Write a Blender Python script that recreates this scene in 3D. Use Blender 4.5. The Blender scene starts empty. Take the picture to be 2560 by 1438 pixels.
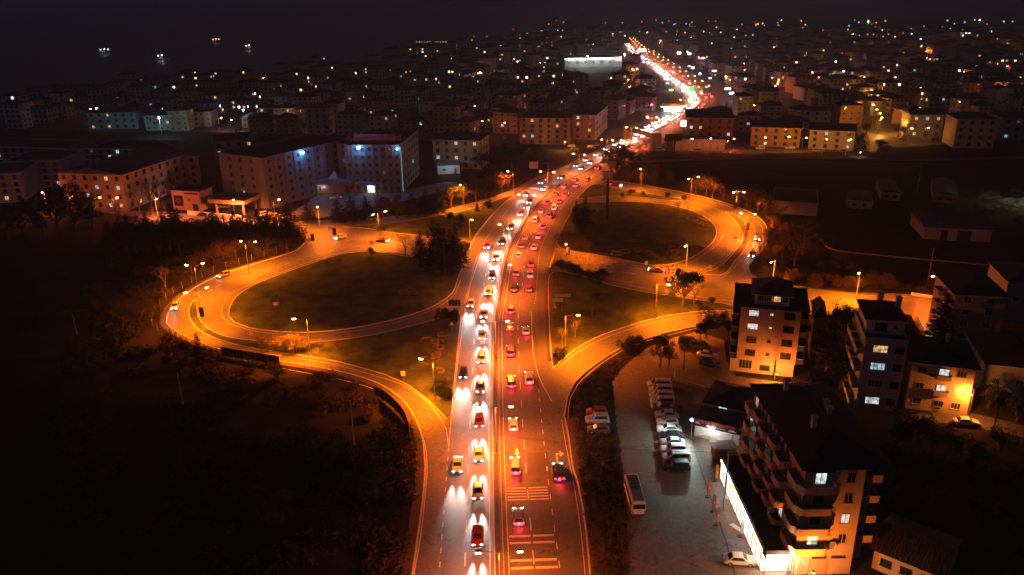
SKY_S = 0.10; GLOW_S = 0.023; TAIL = 1.0; SPILL = 0.08; BEAM = 0.24; LAMP = 2.6; TLAMP = 1.0; HAZE = 0.00036
import bpy, bmesh, math, random
from mathutils import Vector, Matrix
from mathutils.geometry import delaunay_2d_cdt
R = random.Random(7)
C = bpy.context.scene.collection
SC = bpy.context.scene
PI = math.pi
# ------------------------------------------------------------------ camera
H, F, TH, RO = 76.0, 1991.0, math.radians(20.52), math.radians(-0.86)
fw = Vector((0, math.cos(TH), -math.sin(TH)))
r0, u0 = Vector((1, 0, 0)), Vector((0, math.sin(TH), math.cos(TH)))
cr = r0 * math.cos(RO) + u0 * math.sin(RO)
cu = u0 * math.cos(RO) - r0 * math.sin(RO)
CAM = Vector((0, 0, H))
def P(px, py, z=0.0):
    d = cr * ((px - 1280) / F) + cu * ((719 - py) / F) + fw
    return CAM + d * ((z - H) / d.z)
def px_of(p):
    v = Vector(p) - CAM
    k = v.dot(fw)
    return 1280 + F * v.dot(cr) / k, 719 - F * v.dot(cu) / k
def height(b, t):
    """height of the point seen at pixel t that stands above the ground point seen at pixel b"""
    g = P(*b); d = cr * ((t[0] - 1280) / F) + cu * ((719 - t[1]) / F) + fw
    k = (g.xy.length) / d.xy.length
    return H + d.z * k
cam = bpy.data.cameras.new('camera'); co = bpy.data.objects.new('camera', cam); C.objects.link(co)
cam.sensor_width = 36; cam.lens = 36 * F / 2560; cam.clip_end = 30000; cam.clip_start = 1
M = Matrix((cr, cu, -fw)).transposed().to_4x4(); M.translation = CAM; co.matrix_world = M
SC.camera = co

# ------------------------------------------------------------------ materials
MATS = {}
def mat(name, col, rough=0.8, noise=0.0, scale=1.0, emis=0.0, ecol=None, metal=0.0, spec=0.3, bump=0.0, col2=None):
    if name in MATS: return MATS[name]
    m = bpy.data.materials.new(name); m.use_nodes = True
    nt = m.node_tree; b = nt.nodes['Principled BSDF']
    b.inputs['Base Color'].default_value = (*col, 1); b.inputs['Roughness'].default_value = rough
    b.inputs['Metallic'].default_value = metal
    b.inputs['Specular IOR Level'].default_value = spec
    if emis:
        b.inputs['Emission Color'].default_value = (*(ecol or col), 1); b.inputs['Emission Strength'].default_value = emis
    if noise or col2:
        tc = nt.nodes.new('ShaderNodeTexCoord'); n = nt.nodes.new('ShaderNodeTexNoise'); n.inputs['Scale'].default_value = scale
        n.inputs['Detail'].default_value = 6; n.inputs['Roughness'].default_value = 0.65
        nt.links.new(tc.outputs['Object'], n.inputs['Vector'])
        r = nt.nodes.new('ShaderNodeValToRGB')
        a = col2 or tuple(c * (1 - noise) for c in col); c2 = tuple(min(1, c * (1 + noise)) for c in col)
        r.color_ramp.elements[0].position = 0.32; r.color_ramp.elements[1].position = 0.68
        r.color_ramp.elements[0].color = (*a, 1); r.color_ramp.elements[1].color = (*c2, 1)
        nt.links.new(n.outputs['Fac'], r.inputs[0]); nt.links.new(r.outputs[0], b.inputs['Base Color'])
        if bump:
            n2 = nt.nodes.new('ShaderNodeTexNoise'); n2.inputs['Scale'].default_value = scale * 6
            nt.links.new(tc.outputs['Object'], n2.inputs['Vector'])
            bp = nt.nodes.new('ShaderNodeBump'); bp.inputs['Strength'].default_value = bump
            nt.links.new(n2.outputs['Fac'], bp.inputs['Height']); nt.links.new(bp.outputs[0], b.inputs['Normal'])
    MATS[name] = m
    return m
def asphalt(name, base, vr):
    m = mat(name, base, rough=0.62, spec=0.5)
    nt = m.node_tree; b = nt.nodes['Principled BSDF']
    tc = nt.nodes.new('ShaderNodeTexCoord')
    def noise(s, d=5):
        n = nt.nodes.new('ShaderNodeTexNoise'); n.inputs['Scale'].default_value = s; n.inputs['Detail'].default_value = d
        nt.links.new(tc.outputs['Object'], n.inputs['Vector']); return n
    a, c = noise(0.05, 4), noise(1.4, 8)
    mx = nt.nodes.new('ShaderNodeMix'); mx.data_type = 'FLOAT'; mx.inputs[0].default_value = 0.45
    nt.links.new(a.outputs['Fac'], mx.inputs[2]); nt.links.new(c.outputs['Fac'], mx.inputs[3])
    r = nt.nodes.new('ShaderNodeValToRGB')
    r.color_ramp.elements[0].position = 0.33; r.color_ramp.elements[1].position = 0.66
    r.color_ramp.elements[0].color = (*[x * (1 - vr) for x in base], 1); r.color_ramp.elements[1].color = (*[x * (1 + vr) for x in base], 1)
    nt.links.new(mx.outputs[0], r.inputs[0])
    # dark tar cracks
    w = nt.nodes.new('ShaderNodeTexVoronoi'); w.feature = 'DISTANCE_TO_EDGE'; w.inputs['Scale'].default_value = 0.07
    wd = nt.nodes.new('ShaderNodeVectorMath'); wd.operation = 'ADD'
    nn = noise(0.35, 3); nt.links.new(tc.outputs['Object'], wd.inputs[0])
    sc = nt.nodes.new('ShaderNodeVectorMath'); sc.operation = 'SCALE'; sc.inputs['Scale'].default_value = 6
    nt.links.new(nn.outputs['Color'], sc.inputs[0]); nt.links.new(sc.outputs[0], wd.inputs[1]); nt.links.new(wd.outputs[0], w.inputs['Vector'])
    lt = nt.nodes.new('ShaderNodeMath'); lt.operation = 'LESS_THAN'; lt.inputs[1].default_value = 0.006
    nt.links.new(w.outputs['Distance'], lt.inputs[0])
    m2 = nt.nodes.new('ShaderNodeMix'); m2.data_type = 'RGBA'; m2.inputs[7].default_value = (*[x * 0.45 for x in base], 1)
    nt.links.new(lt.outputs[0], m2.inputs[0]); nt.links.new(r.outputs[0], m2.inputs[6]); nt.links.new(m2.outputs[2], b.inputs['Base Color'])
    return m
A1 = asphalt('asphalt', (0.105, 0.10, 0.096), 0.34)
A2 = asphalt('asphalt_worn', (0.12, 0.112, 0.10), 0.38)
LOT = asphalt('lot_paving', (0.135, 0.10, 0.078), 0.5)
GRASS = mat('grass', (0.066, 0.082, 0.022), noise=0.6, scale=0.22, rough=1, spec=0.05, bump=0.3)
SOIL = mat('soil', (0.026, 0.019, 0.013), noise=0.6, scale=0.12, rough=1, spec=0.02)
PAVE = mat('pavement_tiles', (0.085, 0.06, 0.05), noise=0.25, scale=1.2)
KERB = mat('kerb_stone', (0.5, 0.46, 0.42), noise=0.25, scale=2)
PAINT = mat('road_paint', (0.62, 0.60, 0.56), noise=0.18, scale=3)
CONC = mat('concrete', (0.30, 0.27, 0.24), noise=0.2, scale=0.8)
STONE = mat('rubble_stone', (0.34, 0.27, 0.18), noise=0.6, scale=2.2, bump=0.6)
STEEL = mat('galvanised_steel', (0.30, 0.30, 0.31), rough=0.5, metal=0.5)
DARKM = mat('dark_metal', (0.03, 0.03, 0.035), rough=0.6)
RUST = mat('brown_panel', (0.035, 0.018, 0.012), rough=0.8)
WOOD = mat('bark', (0.09, 0.06, 0.04), noise=0.3, scale=4, rough=0.9)
TWIG = mat('pale_twig', (0.16, 0.12, 0.07), rough=0.9)
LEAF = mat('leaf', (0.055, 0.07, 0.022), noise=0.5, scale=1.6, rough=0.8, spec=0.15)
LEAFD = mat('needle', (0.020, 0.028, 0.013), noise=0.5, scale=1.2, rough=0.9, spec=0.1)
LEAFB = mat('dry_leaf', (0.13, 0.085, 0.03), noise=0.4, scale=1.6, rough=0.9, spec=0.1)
SCRUB = mat('scrub', (0.06, 0.045, 0.02), noise=0.6, scale=0.5, rough=1, spec=0.05)
DIM_GLASS = mat('dark_glass', (0.02, 0.022, 0.026), rough=0.12, spec=0.6)
W_WARM = mat('warm_lit_window', (0.8, 0.6, 0.35), emis=1.1, ecol=(1, 0.62, 0.25))
W_WHITE = mat('white_lit_window', (0.8, 0.8, 0.8), emis=1.3, ecol=(0.80, 0.95, 0.90))
W_CYAN = mat('cyan_lit_window', (0.6, 0.8, 0.8), emis=0.9, ecol=(0.50, 0.85, 0.95))
W_DIM = mat('dim_lit_window', (0.4, 0.4, 0.4), emis=0.12, ecol=(0.8, 0.6, 0.4))
F_WARM = mat('far_warm_window', (0.8, 0.6, 0.35), emis=3.2, ecol=(1, 0.55, 0.22))
F_DIM = mat('far_dim_window', (0.6, 0.5, 0.4), emis=0.9, ecol=(0.9, 0.62, 0.4))
BAND = mat('white_band', (0.8, 0.8, 0.78))
F_WHITE = mat('far_white_window', (0.8, 0.8, 0.8), emis=4.0, ecol=(0.85, 0.97, 0.92))
for _m in (W_WARM, W_WHITE, W_CYAN, W_DIM):      # curtains and rooms of uneven brightness
    _t = _m.node_tree; _b = _t.nodes['Principled BSDF']; _g = _t.nodes.new('ShaderNodeNewGeometry'); _n = _t.nodes.new('ShaderNodeTexNoise'); _n.inputs['Scale'].default_value = 1.7; _n.inputs['Detail'].default_value = 3
    _r = _t.nodes.new('ShaderNodeMapRange'); _r.inputs[1].default_value = .35; _r.inputs[2].default_value = .65; _r.inputs[3].default_value = _b.inputs['Emission Strength'].default_value * .18; _r.inputs[4].default_value = _b.inputs['Emission Strength'].default_value
    _t.links.new(_g.outputs['Position'], _n.inputs['Vector']); _t.links.new(_n.outputs['Fac'], _r.inputs[0]); _t.links.new(_r.outputs[0], _b.inputs['Emission Strength'])
SODIUM = mat('sodium_lens', (1, 0.6, 0.3), emis=60, ecol=(1, 0.42, 0.10))
SODRED = mat('sodium_lens_red', (1, 0.5, 0.3), emis=60, ecol=(1, 0.34, 0.13))
FRAMEW = mat('window_frame_white', (0.5, 0.48, 0.45), rough=0.5)
FRAMEB = mat('window_frame_brown', (0.06, 0.04, 0.03), rough=0.6)
HEADL = mat('headlight_lens', (1, 1, 1), emis=90, ecol=(1.0, 0.96, 0.9))
TAILL = mat('tail_light_lens', (0.8, 0.02, 0.02), emis=22, ecol=(1, 0.02, 0.03))
LENSOFF = mat('unlit_lens', (0.45, 0.45, 0.45), rough=0.2)
REDOFF = mat('unlit_red_lens', (0.3, 0.02, 0.02), rough=0.3)
TYRE = mat('tyre', (0.012, 0.012, 0.012), rough=0.9)
RIM = mat('rim', (0.45, 0.45, 0.46), rough=0.35, metal=0.7)
ROOFT = mat('roof_tiles', (0.075, 0.038, 0.028), noise=0.3, scale=1.5, rough=0.9)
ROOFD = mat('roof_dark', (0.022, 0.020, 0.020), noise=0.3, scale=0.7, rough=0.9)
ROOFG = mat('roof_grey', (0.06, 0.06, 0.065), noise=0.3, scale=0.7, rough=0.8)
WALLS = {n: mat('render_' + n, c, noise=0.10, scale=0.3, rough=0.95) for n, c in dict(
    cream=(0.42, 0.34, 0.25), white=(0.50, 0.48, 0.46), pink=(0.40, 0.25, 0.21), grey=(0.28, 0.28, 0.29),
    ochre=(0.38, 0.26, 0.12), green=(0.26, 0.30, 0.24), peach=(0.50, 0.34, 0.24)).items()}

# ------------------------------------------------------------------ mesh builder
class MB:
    def __init__(s): s.v, s.f, s.m = [], [], []
    def face(s, pts, mi=0):
        b = len(s.v); s.v.extend(tuple(p) for p in pts); s.f.append(tuple(range(b, b + len(pts)))); s.m.append(mi)
    def box(s, x0, x1, y0, y1, z0, z1, mi=0, top=None):
        b = len(s.v)
        s.v += [(x0,y0,z0),(x1,y0,z0),(x1,y1,z0),(x0,y1,z0),(x0,y0,z1),(x1,y0,z1),(x1,y1,z1),(x0,y1,z1)]
        s.f += [(b,b+3,b+2,b+1),(b+4,b+5,b+6,b+7),(b,b+1,b+5,b+4),(b+1,b+2,b+6,b+5),(b+2,b+3,b+7,b+6),(b+3,b,b+4,b+7)]
        s.m += [mi, mi if top is None else top, mi, mi, mi, mi]
    def tube(s, pts, rad, n=6, mi=0, cap=True):
        pts = [Vector(p) for p in pts]; rad = rad if isinstance(rad, (list, tuple)) else [rad] * len(pts)
        b = len(s.v)
        for i, p in enumerate(pts):
            t = (pts[min(i + 1, len(pts) - 1)] - pts[max(i - 1, 0)]).normalized()
            a = t.orthogonal().normalized() if abs(t.z) < 0.999 else Vector((1, 0, 0)); c = t.cross(a)
            for k in range(n):
                q = p + (a * math.cos(2*PI*k/n) + c * math.sin(2*PI*k/n)) * rad[i]; s.v.append(tuple(q))
        for i in range(len(pts) - 1):
            for k in range(n):
                k2 = (k + 1) % n; s.f.append((b+i*n+k, b+i*n+k2, b+(i+1)*n+k2, b+(i+1)*n+k)); s.m.append(mi)
        if cap:
            s.f.append(tuple(b + k for k in range(n))[::-1]); s.m.append(mi)
            s.f.append(tuple(b + (len(pts)-1)*n + k for k in range(n))); s.m.append(mi)
    def prism(s, poly, z0, z1, mi=0, top=None):
        n = len(poly)
        s.face([(x, y, z1) for x, y in poly], mi if top is None else top)
        s.face([(x, y, z0) for x, y in poly][::-1], mi)
        for i in range(n):
            a, b = poly[i], poly[(i + 1) % n]
            s.face([(*a, z0), (*b, z0), (*b, z1), (*a, z1)], mi)
    def add(s, o, T):
        b = len(s.v); s.v.extend(tuple(T @ Vector(v)) for v in o.v)
        s.f.extend(tuple(b + i for i in f) for f in o.f); s.m.extend(o.m)
    def mesh(s, name, mats):
        me = bpy.data.meshes.new(name); me.from_pydata(s.v, [], s.f)
        mats = mats if isinstance(mats, (list, tuple)) else [mats]
        for m in mats: me.materials.append(m)
        if len(mats) > 1: me.polygons.foreach_set('material_index', s.m)
        me.update(); return me
    def build(s, name, mats, parent=None, loc=None, rz=0):
        return link(name, s.mesh(name, mats), parent, loc, rz)
def link(name, data, parent=None, loc=None, rz=0):
    o = bpy.data.objects.new(name, data); C.objects.link(o)
    if parent is not None: o.parent = parent
    if loc is not None: o.location = loc
    if rz: o.rotation_euler[2] = rz
    return o
def tag(o, label, cat, group=None, kind=None):
    o['label'] = label; o['category'] = cat
    if group: o['group'] = group
    if kind: o['kind'] = kind
    return o
def thing(name, label, cat, loc=(0, 0, 0), rz=0, group=None):
    o = link(name, None, None, loc, rz); o.empty_display_size = 0.1
    return tag(o, label, cat, group)
def struct(o): o['kind'] = 'structure'; return o
def bevel(o, w, seg=2):
    bm = bmesh.new(); bm.from_mesh(o.data)
    bmesh.ops.remove_doubles(bm, verts=bm.verts, dist=1e-4)
    bmesh.ops.bevel(bm, geom=list(bm.edges), offset=w, segments=seg, affect='EDGES', clamp_overlap=True)
    bm.to_mesh(o.data); bm.free(); return o
def light(kind, col, power, loc, parent=None, aim=None, size=160, blend=1.0, radius=0.15):
    l = bpy.data.lights.new(kind.lower() + '_light', kind); l.color = col; l.energy = power; l.shadow_soft_size = radius
    o = bpy.data.objects.new(l.name, l); C.objects.link(o)
    if kind == 'SPOT': l.spot_size = math.radians(size); l.spot_blend = blend
    if parent is not None: o.parent = parent
    o.location = loc
    if aim is not None: o.rotation_euler = Vector(aim).to_track_quat('-Z', 'Y').to_euler()
    return o
def catmull(pts, step=3.0, closed=False):
    pts = [Vector((p[0], p[1])) for p in pts]; n = len(pts); out = []
    g = (lambda i: pts[i % n]) if closed else (lambda i: pts[i] if 0 <= i < n else (pts[0] * 2 - pts[1] if i < 0 else pts[-1] * 2 - pts[-2]))
    for i in range(n if closed else n - 1):
        a, b, c, d = g(i-1), g(i), g(i+1), g(i+2)
        k = max(1, int((c - b).length / step))
        # centripetal parametrisation avoids loops
        t0 = 0; t1 = t0 + max((b-a).length, 1e-3)**0.5; t2 = t1 + max((c-b).length, 1e-3)**0.5; t3 = t2 + max((d-c).length, 1e-3)**0.5
        for j in range(k):
            t = t1 + (t2 - t1) * j / k
            A = a*((t1-t)/(t1-t0)) + b*((t-t0)/(t1-t0)); B = b*((t2-t)/(t2-t1)) + c*((t-t1)/(t2-t1)); D = c*((t3-t)/(t3-t2)) + d*((t-t2)/(t3-t2))
            E = A*((t2-t)/(t2-t0)) + B*((t-t0)/(t2-t0)); G = B*((t3-t)/(t3-t1)) + D*((t-t1)/(t3-t1))
            out.append(E*((t2-t)/(t2-t1)) + G*((t-t1)/(t2-t1)))
    if not closed: out.append(pts[-1])
    return out
def W(pxs, z=0.0): return [P(x, y, z).xy for x, y in pxs]
def inside(p, poly):
    x, y = p[0], p[1]; c = False; j = len(poly) - 1
    for i in range(len(poly)):
        xi, yi = poly[i][0], poly[i][1]; xj, yj = poly[j][0], poly[j][1]
        if (yi > y) != (yj > y) and x < (xj - xi) * (y - yi) / (yj - yi) + xi: c = not c
        j = i
    return c
def cdt(loops, keep, extra=(), zf=lambda x, y: 0.0):
    vs, es = [], []
    for lp in loops:
        b = len(vs); vs += [Vector((p[0], p[1])) for p in lp]; n = len(lp)
        es += [(b + i, b + (i + 1) % n) for i in range(n)]
    vs += [Vector((p[0], p[1])) for p in extra]
    r = delaunay_2d_cdt(vs, es, [], 0, 1e-4)
    mb = MB(); mb.v = [(v.x, v.y, zf(v.x, v.y)) for v in r[0]]
    for f in r[2]:
        c = sum((r[0][i] for i in f), Vector((0, 0))) / len(f)
        if keep(c):
            a = r[0][f[0]]; b = r[0][f[1]]; d = r[0][f[2]]
            f = tuple(f) if (b - a).cross(d - a) > 0 else tuple(f)[::-1]
            mb.f.append(f); mb.m.append(0)
    return mb
def region(name, loop, z, m, holes=(), kind='structure'):
    mb = cdt([loop, *holes], lambda c: inside(c, loop) and not any(inside(c, h) for h in holes), zf=lambda x, y: z)
    o = mb.build(name, m); o['kind'] = kind; return o
def offset(pts, d, closed=False):
    out = []; n = len(pts)
    for i in range(n):
        a = pts[(i - 1) % n] if closed or i else pts[0]; b = pts[(i + 1) % n] if closed or i < n - 1 else pts[-1]
        t = (Vector(b) - Vector(a)); t = t.normalized() if t.length > 1e-6 else Vector((1, 0))
        out.append(Vector(pts[i]) + Vector((-t.y, t.x)) * d)
    return out
def ribbon(mb, pts, w, z0, z1=None, dash=None, closed=False, zf=None, mi=0):
    """flat strip (z1 None) or raised kerb along a world polyline"""
    pts = [Vector(p) for p in pts]
    if closed: pts = pts + [pts[0]]
    a = offset(pts, w / 2); b = offset(pts, -w / 2); s = 0.0
    zz = (lambda p, z: z + zf(p[0], p[1])) if zf else (lambda p, z: z)
    for i in range(len(pts) - 1):
        L = (pts[i+1] - pts[i]).length
        if dash is None or (s % sum(dash)) < dash[0]:
            if z1 is None: mb.face([(*b[i], zz(b[i], z0)), (*b[i+1], zz(b[i+1], z0)), (*a[i+1], zz(a[i+1], z0)), (*a[i], zz(a[i], z0))], mi)
            else:
                q = [b[i], b[i+1], a[i+1], a[i]]
                mb.face([(*p, zz(p, z1)) for p in q], mi)
                mb.face([(*b[i], zz(b[i], z0)), (*b[i+1], zz(b[i+1], z0)), (*b[i+1], zz(b[i+1], z1)), (*b[i], zz(b[i], z1))], mi)
                mb.face([(*a[i+1], zz(a[i+1], z0)), (*a[i], zz(a[i], z0)), (*a[i], zz(a[i], z1)), (*a[i+1], zz(a[i+1], z1))], mi)
        s += L
    return mb
def line(name, pxs, w=0.15, dash=None, z=0.045, m=PAINT, step=None, closed=False, zf=None):
    st = step or (0.5 if dash else 3.0)
    if dash: st = min(dash) / 2.0
    o = ribbon(MB(), catmull(W(pxs), st, closed), w, z, dash=dash, zf=zf).build(name, m); return struct(o)
def near(p, pts): return min((Vector(p) - q).length for q in pts)
# ------------------------------------------------------------------ setting: ground, sea, roads
def sm(a, b, x):
    t = max(0, min(1, (x - a) / (b - a))); return t * t * (3 - 2 * t)
def resample(pts, n):
    pts = [Vector((p[0], p[1])) for p in pts]; L = [0]
    for i in range(len(pts) - 1): L.append(L[-1] + (pts[i+1] - pts[i]).length)
    out = []
    for k in range(n):
        s = L[-1] * k / (n - 1); i = max(j for j in range(len(pts) - 1) if L[j] <= s + 1e-9)
        out.append(pts[i].lerp(pts[i+1], min(1, (s - L[i]) / max(1e-9, L[i+1] - L[i]))))
    return out
NE = resample(catmull(W([(990, 584), (1083, 596), (1166, 606), (1290, 614), (1399, 624), (1480, 641), (1565, 656), (1600, 662)]), 2), 61)
SE = resample(catmull(W([(975, 630), (1038, 641), (1165, 662), (1290, 668), (1385, 669), (1450, 681), (1530, 700), (1580, 710)]), 2), 61)
def prof(k): return -4.9 * sm(0, 22, k) * sm(60, 38, k)
DIP = [prof(k) for k in range(61)]
CORR = NE + SE[::-1]
coast = W([(-900, 420), (-500, 350), (-200, 290), (0, 258), (250, 230), (480, 205), (700, 185), (900, 160), (1100, 130), (1250, 106), (1330, 80), (1420, 50), (1470, 20)])
coast = [Vector((-2500, coast[0].y - 40))] + coast + [Vector((600, 9000))]
landloop = coast + [Vector((12000, 9000)), Vector((12000, -300)), Vector((-2500, -300))]
xs = [-2400 + 200 * i for i in range(10)] + [-390 + 26 * i for i in range(31)] + [450, 600, 900, 1500, 3000, 6000, 11900]
ys = [-250, -100] + [20 + 26 * i for i in range(26)] + [760, 900, 1200, 1600, 2200, 3500, 6000, 8900]
ex = [(x + R.uniform(-3, 3), y + R.uniform(-3, 3)) for x in xs for y in ys]
ground = cdt([landloop, CORR], lambda c: inside(c, landloop) and not inside(c, CORR), ex).build('ground', SOIL); struct(ground)
sea_m = mat('sea_water', (0.006, 0.010, 0.018), rough=0.42, spec=0.3)
nt = sea_m.node_tree; n_ = nt.nodes.new('ShaderNodeTexNoise'); n_.inputs['Scale'].default_value = 0.12
tc_ = nt.nodes.new('ShaderNodeTexCoord'); nt.links.new(tc_.outputs['Object'], n_.inputs['Vector'])
bp_ = nt.nodes.new('ShaderNodeBump'); bp_.inputs['Strength'].default_value = 0.5; bp_.inputs['Distance'].default_value = 1.5
nt.links.new(n_.outputs['Fac'], bp_.inputs['Height']); nt.links.new(bp_.outputs[0], nt.nodes['Principled BSDF'].inputs['Normal'])
mb = MB(); mb.face([(-14000, 300, -1.5), (9000, 300, -1.5), (9000, 14000, -1.5), (-14000, 14000, -1.5)])
struct(mb.build('sea', sea_m))
town = [(-900, 500), (-300, 380), (0, 262), (250, 236), (480, 211), (700, 191), (900, 166), (1100, 136), (1250, 112), (1400, 84), (3200, 92), (3300, 360), (2560, 348), (2140, 376), (1700, 385), (1560, 352), (1420, 380), (1300, 372), (1100, 352), (700, 345), (560, 330), (300, 330), (0, 322)]
TOWNG = mat('town_ground', (0.05, 0.045, 0.042), noise=0.4, scale=0.05)
region('town_ground', W(town), 0.008, TOWNG)

# main road, median, lanes
MED = [(1249, 1438), (1243, 1219), (1240, 1030), (1240, 900), (1242, 800), (1256, 720), (1273, 631), (1297, 581), (1312, 558), (1345, 511), (1377, 480), (1412, 455), (1461, 432), (1500, 408), (1530, 391), (1625, 337), (1681, 303), (1733, 274), (1754, 250), (1738, 228), (1702, 204), (1660, 173), (1635, 155), (1606, 139), (1592, 127), (1575, 108)]
mw = W(MED); mw = [mw[0] + (mw[0] - mw[1]).normalized() * 48] + mw
median = catmull(mw, 2.0)
cum = [0]
for i in range(len(median) - 1): cum.append(cum[-1] + (median[i+1] - median[i]).length)
def along(s, off=0.0):
    """point and direction on the median line at arc length s, offset to the right (+)"""
    i = 0; lo, hi = 0, len(cum) - 2
    while lo < hi:
        m = (lo + hi + 1) // 2
        if cum[m] <= s: lo = m
        else: hi = m - 1
    i = lo; t = (s - cum[i]) / (cum[i+1] - cum[i]); p = median[i].lerp(median[i+1], t)
    a = median[max(0, i-3)]; b = median[min(len(median)-1, i+4)]; d = (b - a).normalized()
    return p + Vector((d.y, -d.x)) * off, d
Lp = [(1100, 1438), (1120, 1190), (1122, 1118), (1132, 1000), (1143, 917), (1152, 835), (1157, 780), (1158, 752), (1152, 712), (1163, 665), (1176, 625), (1202, 578), (1252, 518), (1285, 492), (1355, 452), (1400, 432), (1480, 392), (1560, 353), (1600, 335), (1680, 292), (1712, 272), (1722, 254), (1712, 236), (1680, 209), (1645, 176), (1620, 156), (1596, 140), (1585, 127), (1568, 108)]
Rp = [(1475, 1438), (1465, 1329), (1447, 1219), (1432, 1169), (1422, 1096), (1412, 1045), (1398, 990), (1378, 925), (1370, 850), (1366, 780), (1366, 700), (1382, 640), (1400, 572), (1424, 534), (1440, 506), (1480, 468), (1520, 442), (1570, 410), (1650, 366), (1725, 318), (1772, 282), (1792, 256), (1776, 236), (1738, 210), (1690, 176), (1655, 152), (1625, 138), (1602, 126), (1583, 108)]
def ext(w, y):
    d = (w[0] - w[1]).normalized(); return [w[0] + d * ((y - w[0].y) / d.y)] + w
LE = catmull(ext(W(Lp), 38), 4); RE = catmull(ext(W(Rp), 38), 4)
region('main_road', LE + RE[::-1], 0.030, A1)
# west ramps + intersection as one asphalt area, islands raised on top
Wout = [(1003, 1438), (1018, 1340), (1032, 1250), (1040, 1164), (1036, 1110), (1020, 1055), (985, 1003), (930, 966), (850, 940), (775, 925), (699, 913), (600, 893), (536, 881), (474, 859), (417, 829), (399, 812), (402, 788), (427, 754), (474, 719), (536, 688), (630, 657), (700, 636), (735, 624), (763, 606), (766, 592), (740, 580), (700, 572), (640, 562), (540, 556), (420, 552), (330, 541), (250, 530), (180, 521), (100, 520), (0, 524), (-120, 528), (-120, 513), (0, 512), (100, 510), (250, 518), (330, 527), (440, 531), (520, 540), (600, 545), (700, 551), (753, 552), (890, 548), (965, 542), (1066, 532), (1141, 517), (1216, 497), (1280, 474), (1338, 444), (1380, 428), (1420, 415)]
wo = ext(W(Wout), 38)
wl = catmull(wo, 4) + [p for p in LE if p.y <= P(1420, 415).y][::-1]
WL = wl
region('west_ramp_road', wl, 0.022, A2, holes=[CORR])
Eout = [(1485, 462), (1520, 452), (1600, 462), (1680, 476), (1776, 497), (1840, 517), (1887, 537), (1912, 560), (1918, 585), (1914, 618), (1886, 646), (1872, 668), (1879, 684), (1897, 696), (1950, 708), (2023, 719), (2130, 731), (2277, 736), (2354, 748), (2345, 800), (2335, 845), (2290, 850), (2252, 838), (2180, 800), (2039, 786), (1950, 790), (1860, 800), (1800, 806), (1741, 816), (1680, 829), (1626, 845), (1560, 867), (1486, 913), (1436, 958), (1418, 995), (1410, 1045)]
eo = catmull(W(Eout), 4)
y0, y1 = P(1410, 1045).y, P(1480, 468).y
region('east_ramp_road', eo + [p for p in RE if y0 < p.y < y1], 0.026, A2, holes=[CORR])
struct(ribbon(MB(), [p for p in LE if p.y > P(1338, 444).y], 8, 0.012).build('frontage_road', A2))

MAINLOOP = LE + RE[::-1]
# underpass floor and walls
mb = MB()
for k in range(60):
    mb.face([(*SE[k], DIP[k] + 0.01), (*SE[k+1], DIP[k+1] + 0.01), (*NE[k+1], DIP[k+1] + 0.01), (*NE[k], DIP[k] + 0.01)])
struct(mb.build('underpass_road', A2))
def wallstrip(pts, side, m, name, label):
    mb = MB(); out = offset(pts, side * 0.5)
    top = [-0.06 if inside(p, MAINLOOP) else (0.35 if DIP[k] < -0.2 else 0.14) for k, p in enumerate(pts)]
    for k in range(len(pts) - 1):
        a, b, c, d = pts[k], pts[k+1], out[k+1], out[k]
        z0, z1 = DIP[k] - 0.2, DIP[k+1] - 0.2; t, t1 = top[k], top[k+1]
        x = [(*a, z0), (*b, z1), (*b, t1), (*a, t)]
        mb.face(x if side > 0 else x[::-1]); mb.face([(*a, t), (*b, t1), (*c, t1), (*d, t)]); mb.face([(*d, 0), (*c, 0), (*c, t1), (*d, t)])
    o = mb.build(name, m); tag(o, label, 'retaining wall'); return o
wallstrip(NE, 1, STONE, 'retaining_wall', 'pale rubble stone retaining wall on the far side of the underpass road')
wallstrip(SE, -1, CONC, 'retaining_wall', 'plain concrete retaining wall on the near side of the underpass road')
def mid(e, f):   # quads across corridor at ratio f
    return [SE[k].lerp(NE[k], f) for k in range(61)]
def dline(f, w, dash=None):
    mb = MB(); c = mid(0, f)
    for k in range(60):
        if dash and k % 3 == 0: continue
        a, b = c[k], c[k+1]; t = (b - a).normalized(); n = Vector((-t.y, t.x)) * w / 2
        mb.face([(*(a-n), DIP[k]+.02), (*(b-n), DIP[k+1]+.02), (*(b+n), DIP[k+1]+.02), (*(a+n), DIP[k]+.02)])
    return struct(mb.build('lane_marking', PAINT))
dline(0.93, 0.3, True); dline(0.5, 0.2); dline(0.08, 0.2)
# pole of the bridge: deck and parapets
i0 = min(range(len(LE)), key=lambda i: (LE[i] - P(1168, 655).xy).length); i1 = min(range(len(LE)), key=lambda i: (LE[i] - P(1205, 575).xy).length)
j0 = min(range(len(RE)), key=lambda i: (RE[i] - P(1372, 690).xy).length); j1 = min(range(len(RE)), key=lambda i: (RE[i] - P(1398, 580).xy).length)
br = thing('road_bridge', 'concrete road bridge carrying the main road over the underpass', 'bridge', (0, 0, 0))
lft, rgt = LE[i0:i1+1], RE[j0:j1+1]
cdt([lft + rgt[::-1]], lambda c: True).build('deck_top', A1, br).location = (0, 0, -0.02)
mb = MB(); lp = lft + rgt[::-1]
for i in range(len(lp)):
    a, b = lp[i], lp[(i+1) % len(lp)]; mb.face([(*b, -1.0), (*a, -1.0), (*a, -0.03), (*b, -0.03)])
t_ = cdt([lp], lambda c: True, zf=lambda x, y: -1.0); mb.add(t_, Matrix()); mb.build('deck_fascia', CONC, br)
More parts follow.
